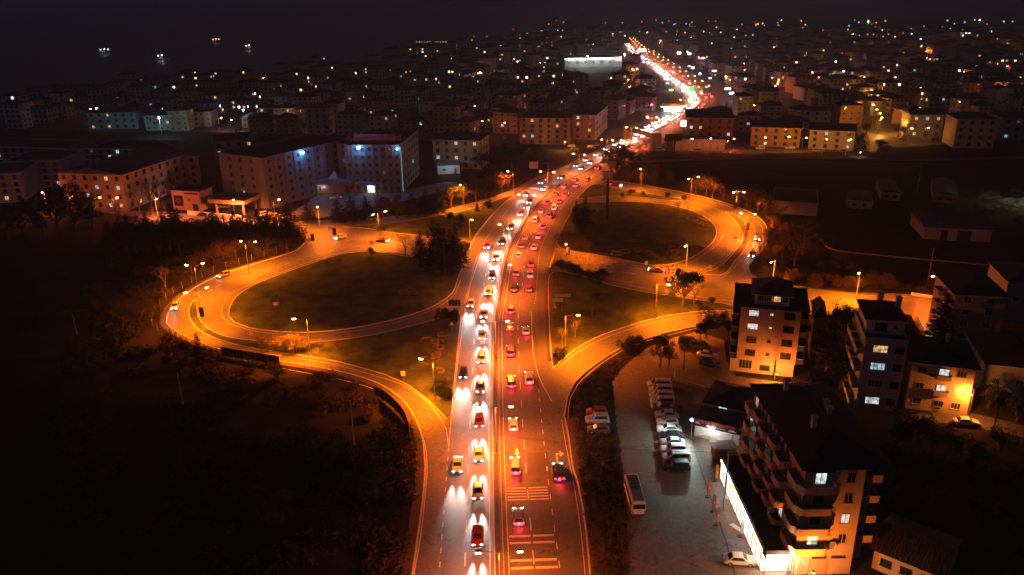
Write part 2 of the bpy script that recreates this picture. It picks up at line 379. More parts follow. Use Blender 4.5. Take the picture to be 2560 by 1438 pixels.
for pts, sd in ((lft, 1), (rgt, -1)):
    pr = ribbon(MB(), offset(pts, sd * 0.25), 0.3, 0.0, 0.55).build('parapet', CONC, br)
    rl = MB(); q = offset(pts, sd * 0.25)
    for z in (0.85, 1.15): rl.tube([(*p, z) for p in q], 0.05, 5)
    for p in q[::1]: rl.tube([(*p, 0.5), (*p, 1.2)], 0.05, 5)
    rl.build('railing', STEEL, pr)
# raised islands of grass with stone kerbs
KM = MB()
def island(name, pxs, m=GRASS, z=0.13, kw=0.25, world=None, kerb=True, step=3):
    lp = catmull(world or W(pxs), step, closed=True)
    mb = cdt([lp], lambda c: inside(c, lp), zf=lambda x, y: z)
    for i in range(len(lp)):
        a, b = lp[i], lp[(i+1) % len(lp)]; mb.face([(*a, 0), (*b, 0), (*b, z), (*a, z)])
    o = mb.build(name, m); struct(o)
    if kerb:
        k = ribbon(MB(), lp, kw, 0.0, z + 0.03, closed=True).build('kerb', KERB); struct(k)
    return lp
I_WL = island('west_loop_lawn', [(574, 771), (571, 790), (585, 806), (620, 819), (677, 828), (786, 831), (911, 816), (1036, 785), (1099, 758), (1131, 732), (1145, 696), (1155, 664), (1140, 650), (1090, 645), (1008, 641), (974, 634), (911, 629), (864, 634), (802, 652), (692, 690), (630, 716), (590, 743)])
I_WI = island('west_ramp_lawn', [(488, 749), (473, 771), (474, 793), (486, 815), (511, 834), (567, 856), (661, 876), (777, 893), (849, 906), (927, 927), (960, 937), (1006, 956), (1051, 986), (1097, 1027), (1117, 1049), (1128, 1040), (1132, 1000), (1140, 917), (1148, 835), (1152, 790), (1146, 776), (1120, 790), (1036, 814), (911, 842), (771, 857), (646, 853), (567, 843), (520, 822), (500, 800), (493, 775)])
I_WT = island('west_verge_lawn', [(858, 568), (900, 570), (975, 581), (1040, 590), (1083, 594), (1160, 604), (1178, 610), (1198, 578), (1245, 522), (1280, 494), (1350, 457), (1266, 492), (1169, 525), (1099, 539), (1000, 556), (930, 563)])
I_EL = island('east_loop_lawn', [(1405, 572), (1426, 536), (1440, 512), (1520, 505), (1616, 507), (1696, 518), (1753, 538), (1785, 563), (1791, 586), (1782, 605), (1753, 630), (1712, 652), (1664, 663), (1632, 664), (1570, 652), (1480, 636), (1400, 620), (1394, 605)])
I_ET = island('east_tip_lawn', [(1484, 462), (1500, 462), (1539, 471), (1632, 487), (1712, 500), (1690, 503), (1648, 499), (1584, 492), (1510, 491), (1446, 498), (1455, 484)])
I_ES = island('east_separator', [(1815, 530), (1850, 545), (1868, 568), (1874, 590), (1868, 615), (1840, 650), (1800, 689), (1750, 685), (1785, 675), (1812, 656), (1838, 628), (1856, 600), (1853, 575), (1836, 550)], m=PAVE)
I_EC = island('east_corner_lawn', [(1383, 922), (1422, 887), (1486, 847), (1568, 817), (1648, 795), (1744, 780), (1837, 776), (1845, 768), (1800, 758), (1744, 751), (1680, 742), (1590, 727), (1523, 712), (1450, 690), (1385, 678), (1374, 690), (1371, 740), (1373, 800), (1376, 860), (1380, 905)])
# footways: brick strips beside the roads
def strip(pxs, w, z=0.12, m=PAVE, name='pavement', world=None):
    pts = catmull(world or W(pxs), 3); return struct(ribbon(MB(), pts, w, 0.0, z).build(name, m))
reb = [p for p in RE if p.y < P(1410, 1045).y]
strip(None, 2.4, world=offset(reb, -1.3))
struct(ribbon(MB(), reb, 0.28, 0.0, 0.16).build('kerb', KERB))
stw = [p for p in catmull(wo, 4)]
k1 = min(range(len(stw)), key=lambda i: (stw[i] - P(763, 606).xy).length)
struct(ribbon(MB(), offset(stw[:k1], -1.6), 0.28, 0.0, 0.16).build('kerb', KERB))
struct(ribbon(MB(), offset(stw[:k1], -0.7), 1.5, 0.0, 0.12).build('pavement', PAVE))
ka = min(range(len(eo)), key=lambda i: (eo[i] - P(1872, 668).xy).length)
struct(ribbon(MB(), eo[:ka], 0.28, 0.0, 0.17).build('kerb', KERB))
kb = min(range(len(eo)), key=lambda i: (eo[i] - P(1860, 800).xy).length)
struct(ribbon(MB(), eo[kb:], 0.28, 0.0, 0.17).build('kerb', KERB))
strip([(1380, 905), (1376, 860), (1373, 800), (1371, 740), (1376, 690)], 1.8, 0.15)
for q in ([(1437, 500), (1510, 488), (1584, 488), (1648, 494), (1712, 504), (1760, 518)], [(595, 743), (578, 771), (580, 790), (600, 808)]):
    pass
# markings
def dashes(offs, s0, s1, dash=(3.0, 4.5), w=0.16):
    mb = MB(); s = s0
    while s < s1:
        a, _ = along(s, offs(s)); b, _ = along(s + dash[0], offs(s + dash[0])); t = (b - a).normalized(); n = Vector((-t.y, t.x)) * w / 2
        mb.face([(*(a+n*-1), .045), (*(b-n), .045), (*(b+n), .045), (*(a+n), .045)][::1]); s += sum(dash)
    return struct(mb.build('lane_marking', PAINT))
S_END = cum[-1] - 5
for o_ in (-1.3, 1.35):
    c = [along(s, o_)[0] for s in [2 + 3 * i for i in range(int(S_END / 3))]]
    struct(ribbon(MB(), c, 0.15, 0.045).build('lane_marking', PAINT))
def wd(s): return 3.55 + 0.5 * sm(60, 200, s)
dashes(lambda s: -1.3 - wd(s), 5, 560); dashes(lambda s: -1.3 - 2 * wd(s), 5, 105, (1.2, 1.8))
dashes(lambda s: 1.35 + wd(s), 5, 560); dashes(lambda s: 1.35 + 2 * wd(s), 5, 105, (1.5, 2.5))
dashes(lambda s: 1.35 + 2 * wd(s), 150, 330, (0.9, 0.9)); dashes(lambda s: -1.3 - 2 * wd(s), 150, 330, (0.9, 0.9))
line('lane_marking', [(1122, 1118), (1132, 1010), (1143, 917), (1154, 835), (1163, 770), (1180, 700), (1195, 655)])
line('lane_marking', [(1406, 1096), (1380, 1004), (1351, 950), (1335, 894), (1328, 780)][1:])
line('lane_marking', [(1122, 1118), (1116, 1075), (1090, 1030), (1050, 990), (1000, 960), (930, 938), (850, 915), (777, 901), (661, 884)], 0.14)
line('lane_marking', [(1035, 1438), (1052, 1340), (1062, 1250), (1068, 1164), (1060, 1100), (1038, 1052), (1000, 1008), (940, 975), (850, 949), (700, 921)], 0.14)
line('lane_marking', [(405, 808), (409, 790), (432, 760), (478, 724), (540, 694), (632, 662), (702, 641), (745, 624), (762, 608)], 0.3)
line('lane_marking', [(500, 745), (540, 718), (600, 694), (660, 680), (760, 645), (850, 622), (900, 615)], 0.14, (2, 2))
line('lane_marking', [(556, 766), (554, 790), (572, 808), (614, 823), (677, 835), (786, 838), (911, 824), (1036, 793), (1099, 766), (1133, 740), (1152, 700)], 0.14)
line('lane_marking', [(560, 750), (585, 730), (640, 706), (700, 682), (802, 646), (870, 628), (930, 622)], 0.14)
line('lane_marking', [(765, 556), (890, 553), (1000, 545), (1099, 533), (1169, 517), (1260, 487), (1340, 452)], 0.14)
line('lane_marking', [(1444, 498), (1510, 486), (1584, 487), (1680, 495), (1744, 508), (1808, 531), (1836, 552), (1848, 578), (1846, 602), (1826, 632), (1800, 655), (1750, 676)], 0.14)
line('lane_marking', [(1530, 500), (1616, 502), (1705, 513), (1765, 533), (1798, 560), (1806, 586), (1796, 608), (1764, 634), (1720, 660), (1664, 672), (1632, 673), (1568, 668)], 0.14)
line('lane_marking', [(1560, 463), (1680, 482), (1776, 503), (1836, 522), (1880, 542), (1902, 563), (1908, 585)], 0.2)
line('lane_marking', [(1880, 560), (1890, 590), (1880, 620), (1850, 655), (1812, 690)], 0.14)
line('lane_marking', [(1388, 650), (1500, 665), (1620, 684)], 0.12, z=0.0) if False else None
line('lane_marking', [(1530, 706), (1600, 719), (1690, 733), (1760, 744), (1860, 757), (2020, 770), (2130, 776)], 0.14)
line('lane_marking', [(1900, 702), (2023, 724), (2130, 737), (2270, 742)], 0.14)
line('lane_marking', [(1390, 925), (1428, 893), (1490, 855), (1570, 825), (1650, 803), (1744, 788), (1840, 783)], 0.14)
line('kerb_marking', [(1381, 924), (1422, 887), (1486, 847), (1568, 817), (1648, 795), (1744, 780), (1837, 776)], 0.3, (1.5, 1.5), z=0.175)
line('lane_marking', [(1424, 1096), (1420, 1045), (1426, 995), (1444, 962), (1492, 918), (1565, 872), (1630, 849), (1745, 820)], 0.14)
line('lane_marking', [(1463, 1438), (1452, 1329), (1436, 1219), (1416, 1120), (1404, 1050)], 0.14)
# zebra bars, rumble strips and arrows on the near right carriageway
def bar(s, o0, o1, w, gap=True):
    mb = MB(); parts = [(o0, (o0+o1)/2 - 0.15), ((o0+o1)/2 + 0.15, o1)] if gap else [(o0, o1)]
    for a, b in parts:
        q = [along(s - w/2, a)[0], along(s - w/2, b)[0], along(s + w/2, b)[0], along(s + w/2, a)[0]]
        mb.face([(*p, 0.047) for p in q])
    return mb
def s_of(px, py):
    g = P(px, py).xy; i = min(range(len(median)), key=lambda i: (median[i] - g).length); return min((cum[i] + t / 20 for t in range(-45, 46)), key=lambda s: (along(s)[0] - g).length if s > 0 else 1e9)
def marks(rows, w, o0=1.6, o1=8.2):
    mb = MB()
    for s in rows: mb.add(bar(s, o0, o1, w), Matrix())
    struct(mb.build('rumble_bars', PAINT))
a_, b_ = s_of(1330, 1220), s_of(1330, 1249)
marks([a_ + (b_ - a_) * k / 4 for k in range(5)], 0.35)
marks([s_of(1330, 1340), s_of(1330, 1357)], 0.45); marks([s_of(1330, 1401), s_of(1330, 1420)], 0.5)
def arrow(px, py, L, bend=0):
    s = s_of(px, py); g, d = along(s); off = (P(px, py).xy - g).dot(Vector((d.y, -d.x))); mb = MB()
    def q(u, v): return (*along(s + v, off + u)[0], 0.047)
    if not bend:
        mb.face([q(-.12, 0), q(.12, 0), q(.12, L - 2), q(-.12, L - 2)]); mb.face([q(-.5, L - 2), q(.5, L - 2), q(0, L)])
    else:
        mb.face([q(-.12, 0), q(.12, 0), q(.12, L - 1.6), q(-.12, L - 1.2)]); mb.face([q(-.12, L-1.2), q(.12, L-1.6), q(.6, L-1.6), q(.6, L-1.2)]); mb.face([q(.6, L - 2.4), q(1.3, L - 1.4), q(.6, L - 0.4)])
    struct(mb.build('arrow_marking', PAINT))
arrow(1296, 1188, 8.5); arrow(1398, 1185, 7.5, 1)
mb = MB()
for i in range(0, int(S_END / 3) - 1):    # median: earth strip with two low kerbs
    pass
cc = [along(2 + 3 * i)[0] for i in range(int(S_END / 3))]
struct(ribbon(MB(), cc, 1.3, 0.0, 0.14).build('median_strip', PAVE))
for sd in (-.62, .62): struct(ribbon(MB(), offset(cc, sd), 0.16, 0.0, 0.20).build('kerb', KERB))
gr = thing('guard_rail', 'long grey steel guard rail down the middle of the main road', 'guard rail')
c2 = [along(2 + 2 * i, 0.35)[0] for i in range(int(min(S_END, 520) / 2))]
ribbon(MB(), c2, 0.09, 0.48, 0.80).build('rail', STEEL, gr)
mb = MB()
for p in c2[::2]: mb.box(p.x - .05, p.x + .05, p.y - .05, p.y + .05, 0.1, 0.6)
g_ = mb.build('post_row', STEEL, gr); g_['kind'] = 'stuff'
# parking lot and yards on the right
region('car_park', W([(1530, 956), (1560, 915), (1620, 868), (1680, 846), (1740, 830), (1810, 850), (1815, 900), (1840, 940), (1980, 960), (1960, 1300), (2010, 1445), (2030, 1600), (1575, 1600), (1572, 1438), (1565, 1237), (1541, 1061)]), 0.016, LOT)
region('side_street', W([(2250, 1058), (2330, 1055), (2470, 1075), (2640, 1110), (2640, 1075), (2480, 1045), (2420, 1030), (2330, 1030), (2250, 1040)]), 0.010, mat('dirt_track', (0.10, 0.08, 0.055), noise=0.4, scale=0.5))
region('yard', W([(2005, 1445), (2100, 1425), (2190, 1335), (2180, 1300), (2110, 1330), (2080, 1445), (2120, 1600), (2000, 1600)]), 0.010, MATS['dirt_track'])
region('back_lane', W([(1975, 1500), (2110, 1340), (2150, 1340), (2160, 1500)]), 0.02, MATS['dirt_track']) if False else None
region('hospital_forecourt', W([(720, 540), (790, 490), (870, 478), (1000, 478), (1110, 455), (1160, 455), (1110, 478), (1000, 505), (900, 525), (800, 545)]), 0.012, mat('pale_paving', (0.16, 0.16, 0.17), noise=0.2, scale=0.3))
region('side_street', W([(2155, 378), (2175, 350), (2165, 330), (2215, 340), (2330, 346), (2330, 353), (2200, 352), (2190, 380)]), 0.014, A2)
region('side_street', W([(1400, 362), (1480, 352), (1580, 338), (1590, 322), (1640, 300), (1640, 292), (1560, 318), (1480, 335), (1400, 350)]), 0.014, A2)
region('side_street', W([(1640, 378), (1850, 385), (2130, 380), (2130, 372), (1850, 374), (1700, 368)]), 0.014, MATS['dirt_track'])
region('station_forecourt', W([(1600, 300), (1740, 300), (1735, 270), (1700, 262), (1610, 265)]), 0.013, LOT)
PATCH = asphalt('asphalt_patch', (0.065, 0.062, 0.06), 0.25)
for q in ([(1318, 1133), (1372, 1133), (1378, 1188), (1320, 1188)], [(1180, 940), (1220, 940), (1222, 1010), (1176, 1010)], [(640, 700), (700, 690), (712, 680), (650, 690)], [(1700, 700), (1780, 705), (1800, 722), (1706, 716)], [(2210, 752), (2290, 756), (2282, 790), (2200, 782)], [(880, 600), (960, 606), (940, 616), (862, 608)]):
    region('asphalt_patch', W(q), 0.038, PATCH)
# ------------------------------------------------------------------ cars
def loft(mb, rings, mi=0):
    n = len(rings[0]); b = len(mb.v)
    for r in rings: mb.v.extend(tuple(p) for p in r)
    for i in range(len(rings) - 1):
        for k in range(n):
            k2 = (k + 1) % n; mb.f.append((b+i*n+k, b+(i+1)*n+k, b+(i+1)*n+k2, b+i*n+k2)); mb.m.append(mi)
    mb.f.append(tuple(b + k for k in range(n))); mb.m.append(mi)
    mb.f.append(tuple(b + (len(rings)-1)*n + k for k in range(n))[::-1]); mb.m.append(mi)
# kind: length, width, belt stations (x fraction, hood height), cabin base x0..x1, roof x0..x1, roof height
CARK = dict(
 sedan=(4.5, 1.76, [(0, .62), (.02, .78), (.10, .92), (.22, .95), (.72, .93), (.93, .80), (.985, .66), (1, .5)], (.14, .74), (.27, .58), 1.43),
 hatchback=(4.0, 1.70, [(0, .62), (.02, .85), (.06, .95), (.2, .96), (.70, .94), (.93, .80), (.985, .66), (1, .5)], (.02, .73), (.09, .55), 1.48),
 suv=(4.5, 1.85, [(0, .7), (.015, .98), (.05, 1.08), (.2, 1.1), (.72, 1.08), (.95, .96), (.99, .8), (1, .6)], (.02, .74), (.07, .60), 1.72),
 van=(4.7, 1.86, [(0, .7), (.01, 1.0), (.03, 1.12), (.2, 1.14), (.78, 1.08), (.95, .92), (.99, .8), (1, .6)], (.005, .82), (.02, .66), 1.78))
PAINTC = dict(white=(.62, .62, .62), silver=(.34, .35, .36), black=(.012, .012, .014), grey=(.10, .105, .11), red=(.28, .02, .02), maroon=(.10, .01, .02), blue=(.03, .06, .16), beige=(.35, .30, .22))
_cm = {}
def car_meshes(kind, col):
    if (kind, col) in _cm: return _cm[kind, col]
    L, Wd, st, cb, cr_, rh = CARK[kind]; pm = mat('car_paint_' + col, PAINTC[col], rough=0.28, spec=0.6, metal=0.1)
    mb = MB(); rings = []
    for fx, z in st:
        x = (fx - .5) * L; e = min(fx, 1 - fx); w = Wd / 2 * (0.86 if e < .01 else 0.93 if e < .03 else .97 if e < .08 else 1)
        zb = .32 if e < .03 else .22
        rings.append([(x, -w*.9, zb), (x, -w, zb + .14), (x, -w*1.0, z * .72), (x, -w*.93, z - .03), (x, -w*.5, z + .02), (x, w*.5, z + .02), (x, w*.93, z - .03), (x, w, z * .72), (x, w, zb + .14), (x, w*.9, zb)])
    loft(mb, rings)
    xb0, xb1, xt0, xt1 = [(f - .5) * L for f in (*cb, *cr_)]; wb, wt = Wd / 2 * .93, Wd / 2 * .74
    def zb_(x):
        f = x / L + .5
        for (a, za), (b, zb2) in zip(st, st[1:]):
            if a <= f <= b: return za + (zb2 - za) * (f - a) / (b - a) - .03
        return .9
    z0, z1 = zb_(xb0), zb_(xb1)
    base = [(xb0, -wb, z0), (xb1, -wb * .96, z1), (xb1, wb * .96, z1), (xb0, wb, z0)]; top = [(xt0, -wt, rh - .05), (xt1, -wt, rh - .05), (xt1, wt, rh - .05), (xt0, wt, rh - .05)]
    loft(mb, [[base[0], base[1], base[2], base[3]][::-1], top[::-1]])
    cx = (xt0 + xt1) / 2
    mb.v += [(xt0 + .1, -wt + .1, rh), (xt1 - .1, -wt + .1, rh), (xt1 - .1, wt - .1, rh), (xt0 + .1, wt - .1, rh)]; b = len(mb.v) - 4
    mb.f.append((b, b+1, b+2, b+3)); mb.m.append(0)
    for a in range(4):
        c = (a + 1) % 4; mb.face([top[a], top[c], mb.v[b + c], mb.v[b + a]])
    # sills, bumpers, mirrors, arches
    for s in (-1, 1):
        mb.box(-.28*L, .26*L, s*Wd*.485 - .02, s*Wd*.485 + .02, .2, .34, 1)
        mb.box(xb1 - .55, xb1 - .38, s*(wb + .04) - .09, s*(wb + .04) + .09, z1 + .02, z1 + .16, 0)
        for fx in (-.31, .30):
            ring = [(fx*L + .37*math.cos(t), s*(Wd/2 - .01) + s*.012, .31 + .37*math.sin(t)) for t in [PI*k/8 for k in range(9)]]
            mb.face(ring if s < 0 else ring[::-1], 1)
    mb.box(L*.5 - .04, L*.5 + .015, -.45, .45, .38, .56, 1); mb.box(-L*.5 - .015, -L*.5 + .03, -.26, .26, .58, .70, 2)
    body = mb.mesh('body', [pm, DARKM, FRAMEW])
    def pane(name, q, t=0.012, sh=.86):
        q = [Vector(p) for p in q]; c = sum(q, Vector()) / len(q); n = (q[1] - q[0]).cross(q[-1] - q[0]).normalized()
        q = [c + (p - c) * sh + n * t for p in q]; m = MB(); m.face(q); return m.mesh(name, DIM_GLASS)
    parts = [('windscreen', pane('windscreen', [base[1], base[2], top[2], top[1]]), None), ('rear_window', pane('rear_window', [base[3], base[0], top[0], top[3]]), None)]
    for s in (0, 1):
        q = [base[0], base[1], top[1], top[0]] if s == 0 else [base[2], base[3], top[3], top[2]]
        parts.append(('side_window', pane('side_window', q, .012, .84), None))
    wm = MB()
    for s in (-1, 1): pass
    wm.tube([(0, -.10, 0), (0, .10, 0)], .31, 14); wm.tube([(0, -.115, 0), (0, .115, 0)], .19, 10, 1)
    wmesh = wm.mesh('wheel', [TYRE, RIM])
    for fx in (-.31, .30):
        for s in (-1, 1): parts.append(('wheel', wmesh, (fx * L, s * (Wd/2 - .10), .31)))
    hl, tl, hn, tn = MB(), MB(), MB(), MB()
    zl = .62 if kind in ('sedan', 'hatchback') else .78
    hl.box(-.05, .02, -.17, .17, -.07, .07); tl.box(-.02, .05, -.14, .14, -.09, .09)
    lights = dict(on=(hl.mesh('headlight', HEADL), tl.mesh('taillight', TAILL)), off=(hl.mesh('headlight', LENSOFF), tl.mesh('taillight', REDOFF)))
    lp = [('headlight', 0, (L*.5 - .06, s * Wd * .34, zl)) for s in (-1, 1)] + [('taillight', 1, (-L*.5 - .0, s * Wd * .37, zl + .1)) for s in (-1, 1)]
    _cm[kind, col] = body, parts, lights, lp, zl, L; return _cm[kind, col]
def car(kind, col, p, heading, label, group=None, on=False, full=True, beam=0, z=0.05, name='parked_car'):
    body, parts, lights, lp, zl, L = car_meshes(kind, col)
    r = thing(name, label, 'van' if kind == 'van' else 'car', (p[0], p[1], z), math.atan2(heading[1], heading[0]), group)
    link('body', body, r)
    for n, me, loc in parts:
        if full or n == 'windscreen': link(n, me, r, loc)
    for n, k, loc in lp:
        o = link(n, lights['on' if on else 'off'][k], r, loc)
    if beam:
        for s in ((-.55, .55) if full else (0,)): light('SPOT', (1, .90, .80), beam * (1 if full else 1.6), (L*.5 + .12, s, zl), r, aim=(1, s * .08, -.05), size=20 if full else 60, blend=1.0, radius=.12)
    if on and full: light('POINT', (1, .03, .04), (260 if full else 160) * TAIL, (-L*.5 - .35, 0, .75), r, radius=.1)
    return r

# ------------------------------------------------------------------ street lamps
_lm = {}
def lamp_meshes(h, ln, tilt):
    k = (round(h, 1), round(ln, 1), tilt)
    if k not in _lm:
        p, a, hd, le = MB(), MB(), MB(), MB()
        p.tube([(0, 0, 0), (0, 0, 1.2), (0, 0, h)], [.13, .11, .065], 8); p.box(-.22, .22, -.22, .22, 0, .05)
        a.tube([(0, 0, h - .15), (ln * .5, 0, h + .12), (ln, 0, h + tilt)], .04, 5)
        hd.box(ln - .1, ln + .75, -.17, .17, h + tilt - .04, h + tilt + .14)
        le.box(ln + .0, ln + .72, -.18, .18, h + tilt - .27, h + tilt - .045)
        _lm[k] = [x.mesh(n, m) for x, n, m in ((p, 'pole', STEEL), (a, 'arm', STEEL), (hd, 'lamp_head', STEEL))] + [{m.name: le.mesh('lens', m) for m in (SODIUM, SODRED, LENSOFF)}]
    return _lm[k]
AMBER, ORANGE = (1.0, 0.175, 0.002), (1.0, 0.15, 0.010)
def street_lamp(p, dirs, label, h=9.0, col=AMBER, power=9000, z=0.0, group='street lamps along the roads', lit=None, shade=150):
    r = thing('street_lamp', label, 'street lamp', (p[0], p[1], z), 0, group); pole = None
    for i, (dx, dy, ln) in enumerate(dirs):
        a = math.atan2(dy, dx); me = lamp_meshes(h, ln, .25)
        if pole is None: pole = link('pole', me[0], r)
        on = lit is None or lit[i]; c = ORANGE if col == 'both' else col
        ar = link('arm', me[1], r, None, a); hd = link('lamp_head', me[2], r, None, a)
        link('lens', me[3][(SODIUM if c == AMBER else SODRED).name if on else LENSOFF.name], hd)
        if on: light('SPOT', c, power * LAMP * (1.08 if c == AMBER and col != 'both' else 1), ((ln + .35) * math.cos(a), (ln + .35) * math.sin(a), h - .12), r, aim=(.2 * math.cos(a), .25 * math.sin(a), -1), size=shade, blend=.6, radius=.18)
    if lit is None or any(lit): light('POINT', ORANGE if col == 'both' else col, SPILL * (1.7 if col == 'both' else 1.5) * power * LAMP, (0, 0, h - .9), r, radius=.3)
    return r

# ------------------------------------------------------------------ trees
def leafquad(mb, c, s, mi=0, up=0.3):
    n = Vector((R.gauss(0, 1), R.gauss(0, 1), R.gauss(up, 1)))
    n = n.normalized() if n.length > .01 else Vector((0, 0, 1)); a = n.orthogonal().normalized(); b = n.cross(a)
    t = R.uniform(0, PI); a, b = a*math.cos(t) + b*math.sin(t), b*math.cos(t) - a*math.sin(t)
    l, w = s * R.uniform(.8, 1.4), s * R.uniform(.35, .6)
    mb.face([c - a*l, c + b*w, c + a*l, c - b*w], mi)
def conifer_protos():
    out = []
    for v in range(3):
        h = 1.0; tr, cr2 = MB(), MB()
        tr.tube([(0, 0, 0), (0, 0, .97)], [.028, .004], 6)
        lv = 17 + 3 * v
        for i in range(lv):
            f = i / lv; z = .10 + .88 * f; rad = (.27 + .05 * math.sin(i * 2.1 + v)) * (1 - f) ** .85 + .012
            nb = max(4, int(11 * (1 - f) + 4))
            for k in range(nb):
                if R.random() < .1: continue
                a = 2*PI*(k + R.random()*.7)/nb + i; L = rad * R.uniform(.7, 1.15); dr = -.25 * L + .05 * (1-f)
                for j in range(int(5 + 9 * (1 - f))):
                    t = R.uniform(.15, 1); c = Vector((math.cos(a)*L*t + R.gauss(0, .012), math.sin(a)*L*t + R.gauss(0, .012), z + dr*t + R.gauss(0, .008)))
                    leafquad(cr2, c, .022 * (1.25 - f * .5), 0, 1.2)
        out.append((tr.mesh('trunk', WOOD), {m.name: cr2.mesh('crown', m) for m in (LEAFD, LEAF)}))
    return out
def branches(mb, p, d, L, r, depth, tips, mi=0, spread=.55):
    q = p + d * L; m_ = p.lerp(q, .5) + Vector((R.gauss(0, .05), R.gauss(0, .05), 0)) * L
    mb.tube([p, m_, q], [r, r * .8, r * .6], 5 if depth > 2 else 3, mi, cap=False)
    tips.append(q)
    if depth == 0: return
    for k in range(R.choice((2, 3, 3))):
        nd = (d + Vector((R.gauss(0, spread), R.gauss(0, spread), R.gauss(.08, spread * .6)))).normalized()
        branches(mb, p.lerp(q, R.uniform(.55, 1)), nd, L * R.uniform(.62, .82), r * .58, depth - 1, tips, mi, spread)
def broad_protos(kind):
    out = []
    for v in range(3):
        tr, cr2, tips = MB(), MB(), []
        if kind == 'bare':
            tr.tube([(0, 0, 0), (0, 0, .24)], [.03, .022], 7)
            tw = MB()
            for k in range(4):
                a = k * PI / 2 + R.random(); branches(tw, Vector((0, 0, .2 + .04 * k)), Vector((math.cos(a)*.5, math.sin(a)*.5, 1)).normalized(), .24, .014, 5, tips)
            out.append((tr.mesh('trunk', TWIG), {m.name: tw.mesh('crown', m) for m in (TWIG, WOOD)})); continue
        tr.tube([(0, 0, 0), (.01, 0, .2), (0, .01, .4)], [.035, .028, .02], 7)
        for k in range(4):
            a = k * PI / 2 + R.random(); branches(tr, Vector((0, 0, .25)), Vector((math.cos(a)*.7, math.sin(a)*.7, .9)).normalized(), .25, .016, 2, tips)
        cl = [(Vector((R.gauss(0, .17), R.gauss(0, .17), R.uniform(.38, .86))), R.uniform(.08, .16)) for _ in range(26)]
        cl = [(c, s) for c, s in cl if (c.xy.length / .36) ** 2 + ((c.z - .6) / .36) ** 2 < 1]
        for c, s in cl:
            for _ in range(95 if kind == 'leafy' else 45):
                d = Vector((R.gauss(0, 1), R.gauss(0, 1), R.gauss(0, 1))).normalized() * s * R.uniform(.6, 1.05)
                leafquad(cr2, c + d, .022)
        out.append((tr.mesh('trunk', WOOD), {m.name: cr2.mesh('crown', m) for m in (LEAF, LEAFD, LEAFB)}))
    return out
def bush_protos():
    out = []
    for v in range(3):
        cr2, tr = MB(), MB()
        for k in range(5): tr.tube([(0, 0, 0), (R.gauss(0, .15), R.gauss(0, .15), .4)], [.03, .01], 4)
        cl = [Vector((R.gauss(0, .2), R.gauss(0, .2), R.uniform(.25, .75))) for _ in range(9)]
        for c in cl:
            for _ in range(110):
                d = Vector((R.gauss(0, 1), R.gauss(0, 1), R.gauss(0, 1))).normalized() * .22 * R.uniform(.6, 1.1); q = c + d
                if q.z > .02: leafquad(cr2, q, .045)
        out.append((tr.mesh('stem', WOOD), {m.name: cr2.mesh('foliage', m) for m in (LEAF, LEAFD, LEAFB)}))
    return out
PROTO = dict(conifer=conifer_protos(), leafy=broad_protos('leafy'), sparse=broad_protos('sparse'), bare=broad_protos('bare'), bush=bush_protos())
def tree(kind, px, py, h, label, m=None, group=None, wid=1.0, world=None, v=None, z=0.0):
    tm, cm = PROTO[kind][R.randrange(3) if v is None else v]
    g = world or P(px, py, z)
    nm = {'conifer': 'conifer_tree', 'leafy': 'leafy_tree', 'sparse': 'thin_leaved_tree', 'bare': 'bare_tree', 'bush': 'bush'}[kind]
    r = thing(nm, label, 'bush' if kind == 'bush' else 'tree', (g[0], g[1], z), R.uniform(0, 6.28), group)
    a = link('stem' if kind == 'bush' else 'trunk', tm, r); key = (m or {'conifer': LEAFD, 'leafy': LEAF, 'sparse': LEAFB, 'bare': TWIG, 'bush': LEAF}[kind]).name
    b = link('foliage' if kind == 'bush' else 'crown', cm[key], r)
    r.scale = (h * wid, h * wid, h); return r
# ------------------------------------------------------------------ buildings
_wm = {}
def window_mesh(w, h, lit, fr='w', nm=2):
    k = (round(w, 2), round(h, 2), lit, fr, nm)
    if k not in _wm:
        m = MB(); t = .06
        for x0, x1, z0, z1 in ((-w/2, w/2, -h/2, -h/2+t), (-w/2, w/2, h/2-t, h/2), (-w/2, -w/2+t, -h/2+t, h/2-t), (w/2-t, w/2, -h/2+t, h/2-t)): m.box(x0, x1, -.07, .0, z0, z1)
        for i in range(1, nm):
            x = -w/2 + w*i/nm; m.box(x-.03, x+.03, -.06, 0, -h/2+t, h/2-t)
        m.box(-w/2 - .08, w/2 + .08, -.14, 0, -h/2 - .07, -h/2)
        p = MB(); p.face([(-w/2+t, -.02, -h/2+t), (w/2-t, -.02, -h/2+t), (w/2-t, -.02, h/2-t), (-w/2+t, -.02, h/2-t)])
        mt = {'dark': DIM_GLASS, 'warm': W_WARM, 'white': W_WHITE, 'cyan': W_CYAN, 'dim': W_DIM}[lit]
        _wm[k] = m.mesh('window', FRAMEW if fr == 'w' else FRAMEB), p.mesh('pane', mt)
    return _wm[k]
